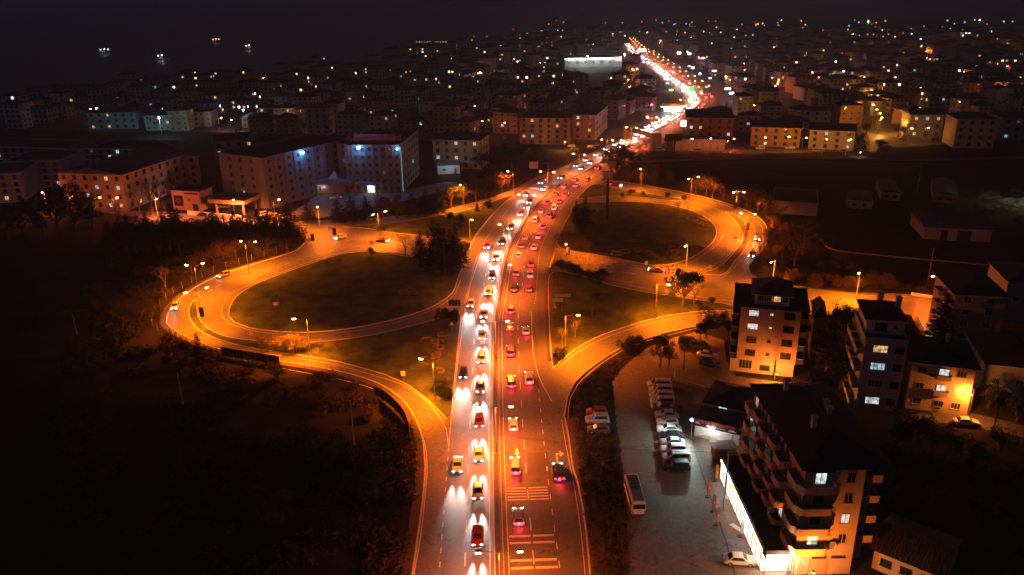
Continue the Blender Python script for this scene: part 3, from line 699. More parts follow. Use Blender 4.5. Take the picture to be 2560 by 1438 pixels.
class Bld:
    """a building: local x along its front wall, y to the back, z up; faces F L R B"""
    def __init__(s, name, label, cat, A, rz, w, d, h, wall, group=None, z=0.0):
        s.r = thing(name, label, cat, (A[0], A[1], z), rz, group); s.w, s.d, s.h = w, d, h; s.wall = WALLS[wall] if isinstance(wall, str) else wall
        s.A, s.rz = Vector((A[0], A[1])), rz
    @classmethod
    def px(c, name, label, cat, pl, pr, d, h, wall, group=None):
        a, b = P(*pl).xy, P(*pr).xy; v = b - a
        return c(name, label, cat, a, math.atan2(v.y, v.x), v.length, d, h, wall, group)
    def body(s, lines=0, x0=0, x1=None, y0=0, y1=None, z0=-.3, z1=None, m=None, name='wall'):
        mb = MB(); x1 = s.w if x1 is None else x1; y1 = s.d if y1 is None else y1; z1 = s.h if z1 is None else z1
        mb.box(x0, x1, y0, y1, z0, z1)
        for i in range(1, lines):
            z = s.h * i / lines; mb.box(x0 - .04, x1 + .04, y0 - .04, y1 + .04, z - .08, z + .08)
        return mb.build(name, m or s.wall, s.r)
    def hip(s, rise=2.2, ov=.7, m=ROOFT, x0=0, x1=None, y0=0, y1=None, z=None, gable=False, parent=None, fascia=FRAMEW):
        x1 = s.w if x1 is None else x1; y1 = s.d if y1 is None else y1; z = s.h if z is None else z
        x0, x1, y0, y1 = x0 - ov, x1 + ov, y0 - ov, y1 + ov; w, d = x1 - x0, y1 - y0; mb = MB()
        if w >= d: i = 0 if gable else d / 2; a, b = (x0 + i, (y0+y1)/2, z + rise), (x1 - i, (y0+y1)/2, z + rise)
        else: i = 0 if gable else w / 2; a, b = ((x0+x1)/2, y0 + i, z + rise), ((x0+x1)/2, y1 - i, z + rise)
        c = [(x0, y0, z+.12), (x1, y0, z+.12), (x1, y1, z+.12), (x0, y1, z+.12)]
        if w >= d: mb.face([c[0], c[1], b, a]); mb.face([c[2], c[3], a, b]); mb.face([c[1], c[2], b]); mb.face([c[3], c[0], a])
        else: mb.face([c[0], c[1], a]); mb.face([c[2], c[3], b]); mb.face([c[1], c[2], b, a]); mb.face([c[3], c[0], a, b])
        mb.box(x0, x1, y0, y1, z + .002, z + .118, 1)
        rg = [c[0], a, c[3]] if w >= d else [c[0], a, c[1]]
        rg2 = [c[1], b, c[2]] if w >= d else [c[3], b, c[2]]
        for q in (rg, rg2, [a, b]): mb.tube(q, .09, 4, 0)
        return mb.build('roof', [m, fascia], parent or s.r)
    def flat(s, m=ROOFD, par=.6, z=None):
        mb = MB(); z = s.h if z is None else z
        mb.face([(0, 0, z + .02), (s.w, 0, z + .02), (s.w, s.d, z + .02), (0, s.d, z + .02)])
        o = mb.build('roof', m, s.r); mb = MB()
        if par:
            for x0, x1, y0, y1 in ((-.1, s.w+.1, -.1, .15), (-.1, s.w+.1, s.d-.15, s.d+.1), (-.1, .15, .15, s.d-.15), (s.w-.15, s.w+.1, .15, s.d-.15)): mb.box(x0, x1, y0, y1, z + .001, z + par)
            mb.build('parapet', s.wall, s.r)
        return o
    def win(s, face, u, z, w=1.4, h=1.3, lit='dark', fr='w', nm=2, out=0.0, parent=None):
        fm, pm = window_mesh(w, h, lit, fr, nm)
        loc, rz = {'F': ((u, -.001 - out, z), 0), 'B': ((u, s.d + .001 + out, z), PI), 'L': ((-.001 - out, u, z), -PI/2), 'R': ((s.w + .001 + out, u, z), PI/2)}[face]
        o = link('window', fm, parent or s.r, loc, rz); link('pane', pm, o); return o
    def grid(s, face, cols, rows, w=1.4, h=1.3, lit={}, z0=1.6, fh=3.0, fr='w', nm=2, prob=0, skip=()):
        for r in rows:
            for i, u in enumerate(cols):
                if (i, r) in skip: continue
                l = lit.get((i, r)) or (R.choice(['warm', 'white', 'cyan', 'warm', 'dim']) if R.random() < prob else 'dark')
                s.win(face, u, z0 + fh * r, w, h, l, fr, nm)
    def balc(s, face, u, z, w=3.2, dp=1.3, ph=.95, m=None, rounded=.5, rim=True):
        """balcony slab with a rounded parapet in front of a face"""
        n = 5; pts = [(-w/2, 0), (-w/2, -dp + rounded)]
        pts += [(-w/2 + rounded - rounded*math.cos(PI/2*k/n), -dp + rounded - rounded*math.sin(PI/2*k/n)) for k in range(1, n+1)]
        pts += [(w/2 - rounded + rounded*math.sin(PI/2*k/n), -dp + rounded - rounded*math.cos(PI/2*k/n)) for k in range(0, n+1)] + [(w/2, 0)]
        mb = MB(); mb.prism(pts, -.12, .04)
        for a, b in zip(pts, pts[1:]):
            t = (Vector(b) - Vector(a)).normalized(); nn = Vector((t.y, -t.x)) * -.10; ai, bi = Vector(a) + nn, Vector(b) + nn
            mb.face([(*a, .04), (*b, .04), (*b, ph), (*a, ph)]); mb.face([(*bi, .04), (*ai, .04), (*ai, ph), (*bi, ph)]); mb.face([(*a, ph), (*b, ph), (*bi, ph), (*ai, ph)])
        loc, rz = {'F': ((u, 0, z), 0), 'B': ((u, s.d, z), PI), 'L': ((0, u, z), -PI/2), 'R': ((s.w, u, z), PI/2)}[face]
        o = mb.build('balcony', m or s.wall, s.r, loc, rz)
        if rim:
            tb = MB(); tb.tube([(*p, ph + .05) for p in pts], .05, 5); tb.build('handrail', FRAMEW, o)
        return o
    def chimney(s, x, y, z, hh=1.4, w=.6):
        mb = MB(); mb.box(x-w/2, x+w/2, y-w/2, y+w/2, z-1.6, z+hh); mb.box(x-w/2-.1, x+w/2+.1, y-w/2-.1, y+w/2+.1, z+hh, z+hh+.14); mb.box(x-w/4, x+w/4, y-w/4, y+w/4, z+hh+.14, z+hh+.4)
        return mb.build('chimney', FRAMEW, s.r)

# --- tall apartment block, upper right of the car park
b = Bld.px('apartment_block', 'tallest pale apartment block with a small hipped penthouse on its flat roof', 'apartment block', (1838, 928), (1984, 944), 12.5, height((1838, 928), (1868, 770)) + .3, 'pink')
T1 = b; fh = 2.95; gz_ = b.h - 4 * fh
b.body(z1=gz_, m=WALLS['cream'], x0=-1.2, x1=b.w - .2, name='ground_floor_wall'); b.body(z0=gz_)
mb = MB()
for i in range(4): mb.box(-.03, b.w + .03, -.03, b.d + .03, gz_ + fh * i - .05, gz_ + fh * i + .05)
mb.build('storey_band', WALLS['peach'], b.r)
for r in range(4):
    z = gz_ + fh * r + 1.65
    b.win('F', 2.6, z, 2.0, 1.35, 'white' if r >= 2 else 'dark', 'b', 4)
    b.win('F', b.w * .52, z, .7, .6, {3: 'white', 2: 'warm'}.get(r, 'dark'), 'b', 1)
    b.win('F', b.w * .82, z, 2.1, 1.4, 'dark', 'b', 2)
    for f_ in ('L', 'R'):
        for u in (2.4, 8.5):
            b.balc(f_, u, z - 1.6, 4.2, 1.5, 1.0, DARKM, .05, True)
            b.win(f_, u, z, 2.4, 1.9, 'dark', 'b', 3)
        for u in (2.4, 8.5):
            sx = -1.5 if f_ == 'L' else b.w + 1.4
            m_ = MB(); m_.box(sx, sx + .1, u - 2.1, u + 2.1, z - .5, z + 1.1); m_.build('balcony_glazing', DIM_GLASS, b.r)
m_ = MB(); m_.box(-1.6, b.w + 1.6, -.5, b.d + .5, b.h + .002, b.h + .35); m_.build('roof', ROOFD, b.r)
m_ = MB(); m_.box(2.6, b.w - 2.4, 1.0, 9.0, b.h + .35, b.h + 2.6); ph = m_.build('penthouse', WALLS['white'], b.r)
for i in range(8): b.win('F', 3.6 + i * (b.w - 6.9) / 7, b.h + 1.75, 1.15, 1.2, 'warm' if i in (4, 5) else 'dark', 'w', 1, out=-1.02, parent=ph)
b.hip(2.3, .8, ROOFG, 2.6, b.w - 2.4, 1.0, 9.0, b.h + 2.6, parent=ph)
b.win('F', 1.9, 1.9, 2.6, 2.0, 'dark', 'w', 4)
for u, w_ in ((5.8, 2.0),): b.win('F', u, 1.5, w_, 1.2, 'dark', 'b', 3)
# --- second block with penthouse
b = Bld.px('apartment_block', 'narrow grey apartment block with one yellow window and two roof chimneys', 'apartment block', (2138, 1020), (2240, 1030), 13, height((2138, 1020), (2141, 846)), 'grey')
T2 = b; fh = b.h / 4; b.body(4)
for r in range(4):
    z = fh * r + fh * .55
    b.win('F', b.w * .38, z, 2.5, 1.45, {3: 'warm', 2: 'cyan', 0: 'white'}.get(r, 'dark'), 'w', 4); b.win('F', b.w * .84, z, 1.5, 1.35, 'dark', 'b', 2)
    for u in (2.2, 6.5, 10.6): b.balc('L', u, z - 1.4, 3.4, 1.3, .9, WALLS['grey'], .4)
    for u in (3, 9): b.win('R', u, z, 1.3, 1.2, 'dark')
b.flat(ROOFD, .55)
m_ = MB(); m_.box(.4, b.w - .2, 3.2, b.d - .3, b.h + .03, b.h + 2.9); ph = m_.build('penthouse', WALLS['white'], b.r)
b.hip(1.6, .5, ROOFD, .4, b.w - .2, 3.2, b.d - .3, b.h + 2.9, parent=ph)
b.win('F', 3, b.h + 1.5, 2.2, 1.6, 'dark', 'b', 2, out=-3.22, parent=ph); b.win('F', b.w * .75, b.h + 1.7, .5, .5, 'dark', 'b', 1, out=-3.22, parent=ph)
b.chimney(b.w * .5, b.d * .8, b.h + 5, .9, .9); b.chimney(b.w * .92, b.d * .7, b.h + 4.3, 1.2, .9)
# --- third block, lit by the wall lamp
b = Bld.px('apartment_block', 'three storey pink block whose right end is lit bright orange by a lamp', 'apartment block', (2262, 1020), (2416, 1040), 12, height((2262, 1020), (2278, 903)), 'peach')
T3 = b; fh = b.h / 3; b.body(3)
for r in range(3):
    z = fh * r + fh * .55
    b.win('F', b.w * .17, z, 1.5, 1.2, 'dark', 'w', 2); b.win('F', b.w * .80, z, 1.6, 1.3, 'dim' if r == 1 else 'dark', 'w', 3)
    b.win('F', b.w * .52, z, 1.7, 1.3, 'white' if r == 2 else 'cyan' if r == 1 else 'dark', 'w', 2)
    if r > 0: b.balc('F', b.w * .52, z - 1.3, 2.6, .9, .8, None, .1)
b.win('F', b.w * .52, .9, .9, .7, 'dark', 'w', 2)
b.hip(2.6, .8, ROOFD)
b.chimney(b.w*.6, b.d*.5, b.h+2.2)
# --- dark house far right and its neighbours
b = Bld.px('apartment_block', 'dark three storey house with three slanting side balconies at the right edge', 'apartment block', (2368, 855), (2492, 862), 14, 11.5, 'pink'); fh = b.h / 4
b.body(4); b.hip(2.4, .7, ROOFD)
for r in range(4):
    for u in (.25, .7): b.win('F', b.w * u, fh * r + 1.7, 1.5, 1.3, 'dark')
    for u in (3, 8): b.balc('L', u, fh * r + .3, 3.6, 1.5, .9, None, .1)
    b.win('L', 6, fh * r + 1.7, 1.2, 1.3, 'cyan' if r == 2 else 'dark')
b = Bld.px('low_house', 'low dark house with a pale side wall behind the orange lit block', 'house', (2452, 990), (2640, 1010), 16, 7, 'grey'); b.body(); b.hip(2.6, .7, ROOFD)
for i in range(4): b.win('F', 2 + i * 4, 3.6, 1.3, 1.2, 'dark')
b.win('L', 6, 3.5, 1.2, 1.2, 'dark')
b = Bld.px('low_house', 'dark annex behind the tallest apartment block', 'house', (2022, 900), (2048, 903), 9, 10, 'pink'); b.body(); b.hip(2, .4, ROOFD); b.win('F', 1.3, 7, 1, 1.1)
for (pl, pr, d, h, lab) in [((2500, 800), (2640, 810), 14, 10, 'dark apartment house at the extreme right edge'), ((2200, 890), (2290, 898), 12, 5, 'low dark shed with a tiled roof between two apartment blocks')]:
    b = Bld.px('low_house', lab, 'house', pl, pr, d, h, 'grey'); b.body(); b.hip(2.2, .6, ROOFD)
    for i in range(3): b.win('F', b.w * (.2 + .3 * i), h * .55, 1.3, 1.2, 'dark')
# --- big block with curved balconies, bottom right
ax, ay = P(1980, 1436).xy; h6 = height((1980, 1436), (1988, 1163))
b = Bld('apartment_block', 'big orange lit apartment block with stacks of rounded balconies and a dark hipped roof', 'apartment block', (ax, ay), 0, 10.6, 22.5, h6, 'peach')
T6 = b; b.body(0, x1=7.9, y1=22.5); b.body(0, x0=7.9, x1=10.6, y0=3.2, y1=22.5, name='side_wall'); gf = 4.3; fh = (b.h - gf) / 4
b.hip(2.7, .8, ROOFT, fascia=RUST)
b.hip(1.3, .3, ROOFT, .2, 3.0, -1.0, 4.0, parent=None, fascia=RUST)
for x, y in ((3.2, 7), (6.2, 9.5), (6.6, 11.5), (3, 18)): b.chimney(x, y, b.h + 2.2, 1.2)
litw = {3: 'white', 1: 'dark', 0: 'white', 2: 'dark'}
for r in range(4):
    z = gf + fh * r
    b.balc('F', 1.5, z, 4.6, 1.5, .95, None, .6); b.balc('L', 1.2, z, 4.0, 1.3, .95, None, .6)
    b.win('F', 2.1, z + 1.5, 1.5, 1.7, litw[r], 'w', 2); b.win('F', 6.1, z + 1.6, 1.15, 1.5, 'cyan' if r == 1 else 'dark', 'w', 2)
    for k, u in enumerate((6.6, 10.6, 14.2, 18.0, 21.0)):
        b.balc('L', u, z - (.0 if k % 2 else .25), 3.1, 1.25 if k % 2 else 1.6, .95, None, .6)
        b.win('L', u, z + 1.45, 1.3, 1.8, 'warm' if (k, r) == (4, 3) else 'white' if (k, r) in ((0, 0), (1, 2)) else 'dark', 'w', 2)
        if (k, r) in ((1, 1), (3, 1), (3, 2), (1, 2)):
            m_ = MB(); m_.box(-1.35, -1.25, u - 1.4, u + 1.4, z + .95, z + fh - .3); q_ = m_.build('balcony_glazing', DIM_GLASS, b.r)
        if k < 4: b.win('L', u + 1.95, z + 1.6, .6, 1.3, 'dark', 'b', 1)
    m_ = MB(); m_.box(7.92, 10.9, 1.2, 3.19, z - .12, z + .04); m_.box(7.92, 10.9, 1.2, 1.3, z + .04, z + 1.0); m_.box(10.8, 10.9, 1.3, 3.19, z + .04, z + 1.0); m_.build('balcony', b.wall, b.r)
    b.win('F', 9.4, z + 1.5, 1.4, 1.7, 'dark', 'w', 2, out=-3.2)
m_ = MB()
dish = [(.62 * (1 - (k/6)**2) ** .5 if k < 6 else .01, .16 * (k / 6)) for k in range(7)]
for k in range(6):
    for j in range(12):
        a, c = 2*PI*j/12, 2*PI*(j+1)/12; (ra, za), (rb, zb2) = dish[k], dish[k+1]
        m_.face([(ra*math.cos(a), za, ra*math.sin(a)), (ra*math.cos(c), za, ra*math.sin(c)), (rb*math.cos(c), zb2, rb*math.sin(c)), (rb*math.cos(a), zb2, rb*math.sin(a))])
m_.tube([(0, 0, 0), (.1, -.5, .1)], .02, 4); m_.tube([(0, .1, 0), (0, .5, -.2)], .04, 5)
m_.build('satellite_dish', STEEL, b.r, (4.7, -.55, gf + .9))
for z in (gf + 2.6, gf + fh + 2.4, gf + 2*fh + 2.4):
    m_ = MB(); m_.tube([(4.1, 0, z), (4.1, -.9, z + .1)], .03, 4)
    for k in range(4): m_.tube([(3.7, -.3 - .16*k, z + .05), (4.5, -.3 - .16*k, z + .05)], .015, 3)
    m_.build('aerial', DARKM, b.r)
m_ = MB(); m_.box(2.0, 4.6, -.06, -.001, 0, 2.5); m_.build('garage_door', WALLS['ochre'], b.r)
for u in (3.4, 6.0): b.win('F', u, 2.9, 1.9, .35, 'dark', 'b', 6)
# --- glazed showroom strip with white strip lights
sw = 3.3; sh_ = 3.9
b = Bld('showroom', 'long low showroom with glowing glass front under a dark flat canopy', 'shop', (ax - sw, ay + .2), 0, sw - .05, 23.0, sh_, DARKM)
GLOWW = mat('showroom_glow', (0.8, 0.75, 0.65), emis=1.6, ecol=(1, .80, .58)); LED = mat('led_strip', (1, 1, 1), emis=14, ecol=(.72, .86, 1)); LEDW = mat('led_strip_warm', (1, .9, .5), emis=9, ecol=(1, .62, .2))
m_ = MB(); m_.box(-.9, b.w, -.9, b.d, sh_, sh_ + .35); m_.box(-.92, -.86, -.9, b.d, sh_ + .35, sh_ + .7); m_.box(-.9, b.w, -.92, -.86, sh_ + .35, sh_ + .7); m_.build('canopy_roof', ROOFD, b.r)
m_ = MB(); m_.box(-.82, b.w, .5, b.d, -.1, sh_ - .01); m_.build('interior_block', WALLS['cream'], b.r)
m_ = MB(); m_.face([(-.85, b.d, .15), (-.85, .45, .15), (-.85, .45, 3.3), (-.85, b.d, 3.3)]); m_.build('glass_front', GLOWW, b.r)
m_ = MB(); m_.face([(-.8, .45, .1), (b.w, .45, .1), (b.w, .45, 3.3), (-.8, .45, 3.3)]); m_.build('glass_end', mat('showroom_end_glow', (.9, .8, .7), emis=2.0, ecol=(1, .72, .44)), b.r)
for y in range(1, 23, 2): m_ = MB(); m_.box(-.92, -.86, y - .05, y + .05, .1, 3.3); m_.build('mullion', DARKM, b.r)
m_ = MB(); m_.box(-.95, -.83, -.9, b.d, 3.32, sh_ - .01); m_.build('fascia', DARKM, b.r)
for y0_, y1_, m0 in ((.3, 4.8, LEDW), (4.8, 10.8, LED), (10.8, 12.2, LEDW), (12.2, 16.4, LEDW), (16.4, 21.2, LED), (21.2, 22.6, LEDW)):
    m_ = MB(); m_.box(-1.1, -.96, y0_, y1_, 3.55, 3.78); m_.build('strip_light', m0, b.r)
for y in (2.5, 8, 14, 19.5): light('SPOT', (1, .72, .5) if y in (2.5,14) else (.78, .88, 1), 300, (-1.3, y, 3.4), b.r, aim=(-.35, 0, -1), size=130, blend=.6, radius=.3)
light('POINT', (1, .72, .45), 2300, (1.6, -1.6, 3.0), b.r, radius=.4)
m_ = MB(); m_.box(-.05, .05, -.8, -.7, 0, sh_ - .02); m_.build('post', DARKM, b.r, (-.8, 0, 0)); m_ = MB(); m_.box(-.05, .05, -.9, -.8, 0, sh_); m_.build('post', DARKM, b.r, (b.w - .1, 0, 0))
# --- car dealer's shop with sign board
FLOOD = (0.72, 0.95, 0.90)
def text(s_, size, m, parent, loc, rz=0, ext=.01, sx=1.0, tilt=PI/2):
    c = bpy.data.curves.new('lettering', 'FONT'); c.body = s_; c.size = size; c.extrude = ext; c.align_x = 'CENTER'; c.align_y = 'CENTER'; c.resolution_u = 3
    o = bpy.data.objects.new('lettering', c); C.objects.link(o); dg = bpy.context.evaluated_depsgraph_get(); me = bpy.data.meshes.new_from_object(o.evaluated_get(dg))
    bpy.data.objects.remove(o); me.materials.clear(); me.materials.append(m)
    o = link('lettering', me, parent, loc); o.rotation_euler = (tilt, 0, rz); o.scale = (sx, 1, 1); return o
b = Bld.px('car_dealer_shop', 'low shop with a black sign board and a blinding white floodlight at its corner', 'shop', (1731, 1098), (1843, 1124), 16, 3.6, 'white')
T9 = b; b.body(y0=1.2); m_ = MB(); m_.box(-.3, b.w + .3, -.1, 1.19, 2.9, 3.1); m_.build('awning', DARKM, b.r)
b.hip(1.5, .2, ROOFD, 0, b.w, 6.5, 16, 4.2, fascia=DARKM); m_ = MB(); m_.box(-.2, b.w + .2, 1.2, 6.4, 3.62, 3.75); m_.build('sheet_roof', ROOFG, b.r)
m_ = MB(); m_.box(0, b.w, 6.5, 16, 3.6, 4.2); m_.build('upper_wall', WALLS['grey'], b.r); b.win('F', b.w * .45, 3.95, 1.6, .4, 'white', 'b', 2, out=-6.48)
SIGNB = mat('sign_black', (.015, .015, .018), rough=.4); SIGNR = mat('sign_red', (.55, .04, .03), rough=.4, emis=.25, ecol=(1, .1, .08)); SIGNW = mat('sign_white', (.6, .6, .6), rough=.4, emis=.12, ecol=(1, 1, 1))
m_ = MB(); m_.box(.1, b.w - .05, -.25, -.1, 3.1, 4.5); sg = m_.build('sign_board', SIGNB, b.r)
text('ME-SA OTOMOTİV', .78, SIGNR, sg, (b.w * .52, -.262, 4.03), sx=.98); text('OTO ALIM ve SATIM', .38, SIGNW, sg, (b.w * .50, -.262, 3.42))
for k in range(3): m_ = MB(); m_.box(.35, 1.3 - .2 * k, -.262, -.251, 3.5 + .17 * k, 3.58 + .17 * k); m_.build('lettering', SIGNW, sg)
m_ = MB(); m_.tube([(.2 * math.sin(t), 0, 0) for t in (0, 1)], .01, 3)
car_ = [(-.7, 0), (-.68, .14), (-.4, .2), (-.2, .36), (.2, .36), (.4, .2), (.68, .12), (.7, 0)]; m_ = MB(); m_.face([(x, -.262, z) for x, z in car_[::-1]]); m_.build('emblem', SIGNW, sg, (b.w - 1.1, 0, 3.3))
m_ = MB(); m_.box(-.25, .25, -.25, -.1, -.18, .18); fl = m_.build('floodlight', LED, b.r, (-.25, -.3, 4.1)); light('SPOT', FLOOD, 5200, (-.25, -.75, 4.3), b.r, aim=(-.75, -.8, -.42), size=150, blend=.5, radius=.2)
m_ = MB(); m_.tube([(-.25, -.1, 0), (-.25, -.1, 4.4)], .06, 6); m_.build('post', FRAMEW, b.r)
light('POINT', (1, .95, .85), 700, (b.w * .4, -.6, 2.7), b.r, radius=.2)
for u, w_ in ((2.2, 2.6), (5.6, 2.2)): b.win('F', u, 1.3, w_, 1.5, 'dim', 'w', 3, out=-1.2)
m_ = MB(); m_.box(b.w*.55, b.w*.55+1.0, .4, .8, .2, .9); m_.build('air_conditioner', FRAMEW, b.r)
# small transformer kiosk in front
k = thing('utility_kiosk', 'flat roofed brown utility kiosk between the shop and the showroom', 'kiosk', (*P(1786, 1150).xy, 0), .02); m_ = MB(); m_.box(0, 3.6, 0, 2.4, 0, 2.1); m_.build('wall', CONC, k); m_ = MB(); m_.box(-.4, 3.8, -.3, 2.6, 2.1, 2.3); m_.build('roof', FRAMEW, k); m_ = MB(); m_.box(1, 1.9, -.03, -.001, .1, 1.9); m_.build('door', DARKM, k)
# workshop with corrugated roof, bottom right
b = Bld.px('workshop', 'low workshop with a brown corrugated roof in the bottom right corner', 'workshop', (2178, 1420), (2345, 1490), 9, 3.4, 'cream'); b.body()
CORR_M = mat('corrugated_sheet', (.055, .03, .022), rough=.7, noise=.3, scale=.8)
m_ = MB(); n = int((b.w + 1.2) / .25)
for i in range(n):
    x0 = -.6 + i * .25; x1 = x0 + .125; x2 = x0 + .25
    for y0_, z0_, y1_, z1_ in ((-.6, 3.3, b.d/2, 4.9), (b.d/2, 4.9, b.d + .6, 3.3)):
        m_.face([(x0, y0_, z0_), (x1, y0_, z0_ + .08), (x1, y1_, z1_ + .08), (x0, y1_, z1_)]); m_.face([(x1, y0_, z0_ + .08), (x2, y0_, z0_), (x2, y1_, z1_), (x1, y1_, z1_ + .08)])
m_.build('roof', CORR_M, b.r); m_ = MB()
for x in (0, b.w): m_.face([(x, 0, 3.4), (x, b.d, 3.4), (x, b.d/2, 4.85)])
m_.build('gable', b.wall, b.r)
for u in (.2, .5, .8): b.win('F', b.w * u, 1.7, 1.5, 1.2, 'dark', 'b', 2)

# --- hospital: two slab wings, a link block, entrance canopy and roof sign
HB = mat('hospital_render', (.15, .155, .16), noise=.08, scale=.2); HR = mat('hospital_render_warm', (.19, .14, .13), noise=.08, scale=.2)
hosp_h = height((670, 524), (657, 400))
b = Bld.px('hospital_wing', 'left hospital wing with a warm lit blank end and one blue floodlight', 'hospital', (563, 505), (670, 524), 46, hosp_h, HB)
b.d = 47; b.body(); b.flat(ROOFD, .7); fh = b.h / 6
for r in range(6):
    for u in (.25, .5, .75): b.win('F', b.w * u, fh * r + 2, 1.3, 1.4, 'cyan' if (r, u) == (1, .5) else 'dark', 'b')
    for k in range(9): b.win('R', 3 + k * 5, fh * r + 2, 1.2, 1.3, 'dark', 'b', 2)
m_ = MB()
for k in range(10): m_.box(b.w, b.w + .35, .3 + k * 5, .75 + k * 5, 0, b.h + .3)
m_.build('pilasters', HB, b.r)['kind'] = 'stuff'
BLUE = (.01, .30, 1.0); BL = mat('blue_floodlight', (.8, .9, 1), emis=60, ecol=(.22, .62, 1))
def flood(bb, x, y, z, power, ax_, s=.48):
    m_ = MB(); m_.box(-s, s, -s, s, -s * .7, s * .7); o = m_.build('floodlight', BL, bb.r, (x, y, z)); m_ = MB(); m_.tube([(0, 0, -.5), (0, 0, 1.0)], .05, 4); m_.build('bracket', DARKM, o)
    light('POINT', BLUE, power, (x + ax_[0], y + ax_[1], z), bb.r, radius=.25)
flood(b, b.w + 1.2, 19, b.h - .4, 1000, (1.0, 0))
WING = b
b = Bld.px('hospital_wing', 'right hospital wing with red roof lettering and two blue floodlights', 'hospital', (872, 482), (1006, 483), 36, hosp_h, HB)
b.body(); b.flat(ROOFD, .7)
for r in range(6):
    for k in range(8): b.win('F', b.w * (k + .5) / 8, fh * r + 2, 1.2, 1.3, 'dim' if (k, r) == (5, 2) else 'dark', 'b', 2)
    for k in range(7): b.win('R', 3 + k * 5, fh * r + 2, 1.4, 1.5, 'white' if (k, r) == (4, 2) else 'dark', 'b', 2)
m_ = MB()
for k in range(9): m_.box(b.w * k / 8 - .2, b.w * k / 8 + .2, -.3, 0, 0, b.h + .3)
m_.build('pilasters', HB, b.r)['kind'] = 'stuff'
m_ = MB(); m_.box(b.w * .12, b.w * .88, 4, 4.3, b.h + .8, b.h + 4.2); sb_ = m_.build('roof_sign', mat('sign_panel', (.10, .08, .10), rough=.6), b.r)
text('BLODPARST HASTANESİ', 2.5, mat('sign_letters_red', (.30, .03, .04), emis=.05, ecol=(1, .05, .10)), sb_, (b.w * .5, 3.96, b.h + 2.5), ext=.05, sx=.80)
flood(b, b.w * .27, -1.4, b.h - .2, 1300, (0, -1.0)); flood(b, b.w * .97, -.9, b.h - .8, 400, (0, -.6), .3)
m_ = MB(); m_.box(b.w + .001, b.w + .08, 1.0, 2.2, .3, b.h - .5); m_.build('light_panel', mat('cyan_panel', (.3, .6, .7), emis=.32, ecol=(.25, .75, 1)), b.r)
m_ = MB(); m_.box(b.w*.18, b.w*.62, -5, -.31, 4.2, 4.8); m_.box(b.w*.2, b.w*.22, -4.8, -4.4, 0, 4.2); m_.box(b.w*.58, b.w*.6, -4.8, -4.4, 0, 4.2); m_.build('entrance_canopy', HB, b.r)
m_ = MB(); m_.box(b.w*.36, b.w*.5, -.34, -.001, .2, 3.4); m_.build('entrance_door', W_WHITE, b.r); light('POINT', (.85, 1, .9), 260, (b.w*.43, -2, 3.2), b.r)
WR = b
b = Bld.px('hospital_link', 'set back link block between the two hospital wings', 'hospital', (793, 470), (878, 470), 20, hosp_h - .8, HR); b.body(); b.flat(ROOFD, .5)
for r in range(6):
    for k in range(4): b.win('F', b.w * (k + .5) / 4, fh * r + 2, 1.6, 1.5, 'cyan' if (k, r) == (1, 5) else 'dim' if (k, r) == (3, 3) else 'dark', 'b', 2)
m_ = MB(); m_.box(1, b.w + 3, -14, -.4, 4.6, 5.8); m_.build('porch_roof', HB, b.r)
m_ = MB(); [m_.face(q) for q in ([(8, -9, 5.8), (12, -9, 5.8), (10, -7, 9)], [(12, -9, 5.8), (12, -5, 5.8), (10, -7, 9)], [(12, -5, 5.8), (8, -5, 5.8), (10, -7, 9)], [(8, -5, 5.8), (8, -9, 5.8), (10, -7, 9)])]; m_.build('roof_light', STEEL, b.r)
m_ = MB(); m_.box(3, b.w, -10, -.4, 0, 4.58); m_.build('porch_wall', HR, b.r)
light('POINT', (1, .8, .85), 160, (b.w * .4, -11, 3), b.r)
# blocks left of the hospital
def slab(pl, pr, d, h, wall, lab, floors, roof='flat', lit=.12, stripes=False, cols=None, side='R', m=ROOFD, sc=5.0, name='apartment_block'):
    b = Bld.px(name, lab, 'apartment block', pl, pr, d, h, wall); b.d = d; b.body(); fh = h / floors
    b.flat(m, .5) if roof == 'flat' else b.hip(2.4, .7, m, gable=(roof == 'gable'))
    cf = max(2, int(b.w / 4.2)) if cols is None else cols
    for r in range(floors):
        if cf: b.grid('F', [b.w * (k + .5) / cf for k in range(cf)], [r], 1.5, 1.6, {}, fh * .55, fh, 'b', 2, lit)
        if side: b.grid(side, [3 + sc * k for k in range(int((d - 2) / sc))], [r], 1.6, 1.7, {}, fh * .55, fh, 'b', 3, lit)
    if stripes:
        for r in range(floors + 1):
            m_ = MB(); m_.box(-.3, b.w + .3, -1.1, -.001, fh * r - .12, fh * r + .12); m_.build('balcony_band', BAND, b.r)
    return b
slab((163, 520), (320, 527), 44, 13.6, 'pink', 'L shaped pale apartment block with shops and yellow windows left of the hospital', 4, 'gable', .26, m=ROOFG)
slab((-90, 512), (66, 502), 24, 11, 'white', 'striped terrace block with a blank pale end wall at the left edge', 4, stripes=True, lit=.08, side=None)
slab((20, 470), (163, 466), 24, 11, 'white', 'second striped terrace block behind the blank end wall', 4, stripes=True, lit=.08, side=None)
slab((-60, 424), (176, 432), 20, 11, 'grey', 'long dark terrace block with thin white balcony bands at the far left', 4, stripes=True, lit=.10, side=None)
slab((228, 425), (400, 430), 22, 10, 'grey', 'long terrace block with thin white balcony bands behind the pale apartments', 4, stripes=True, lit=.14, side=None)
slab((440, 470), (505, 460), 40, 12, 'pink', 'apartment block with a yellow lit pillar beside the hospital wing', 4, 'gable', .2, m=ROOFG)
slab((540, 410), (640, 402), 24, 10, 'grey', 'dark block with a row of yellow windows behind the left hospital wing', 3, lit=.3, side=None)
slab((1085, 420), (1200, 424), 18, 13, 'cream', 'apartment block with a vertical row of lit windows right of the hospital', 4, 'hip', .2, side='R', m=ROOFD)
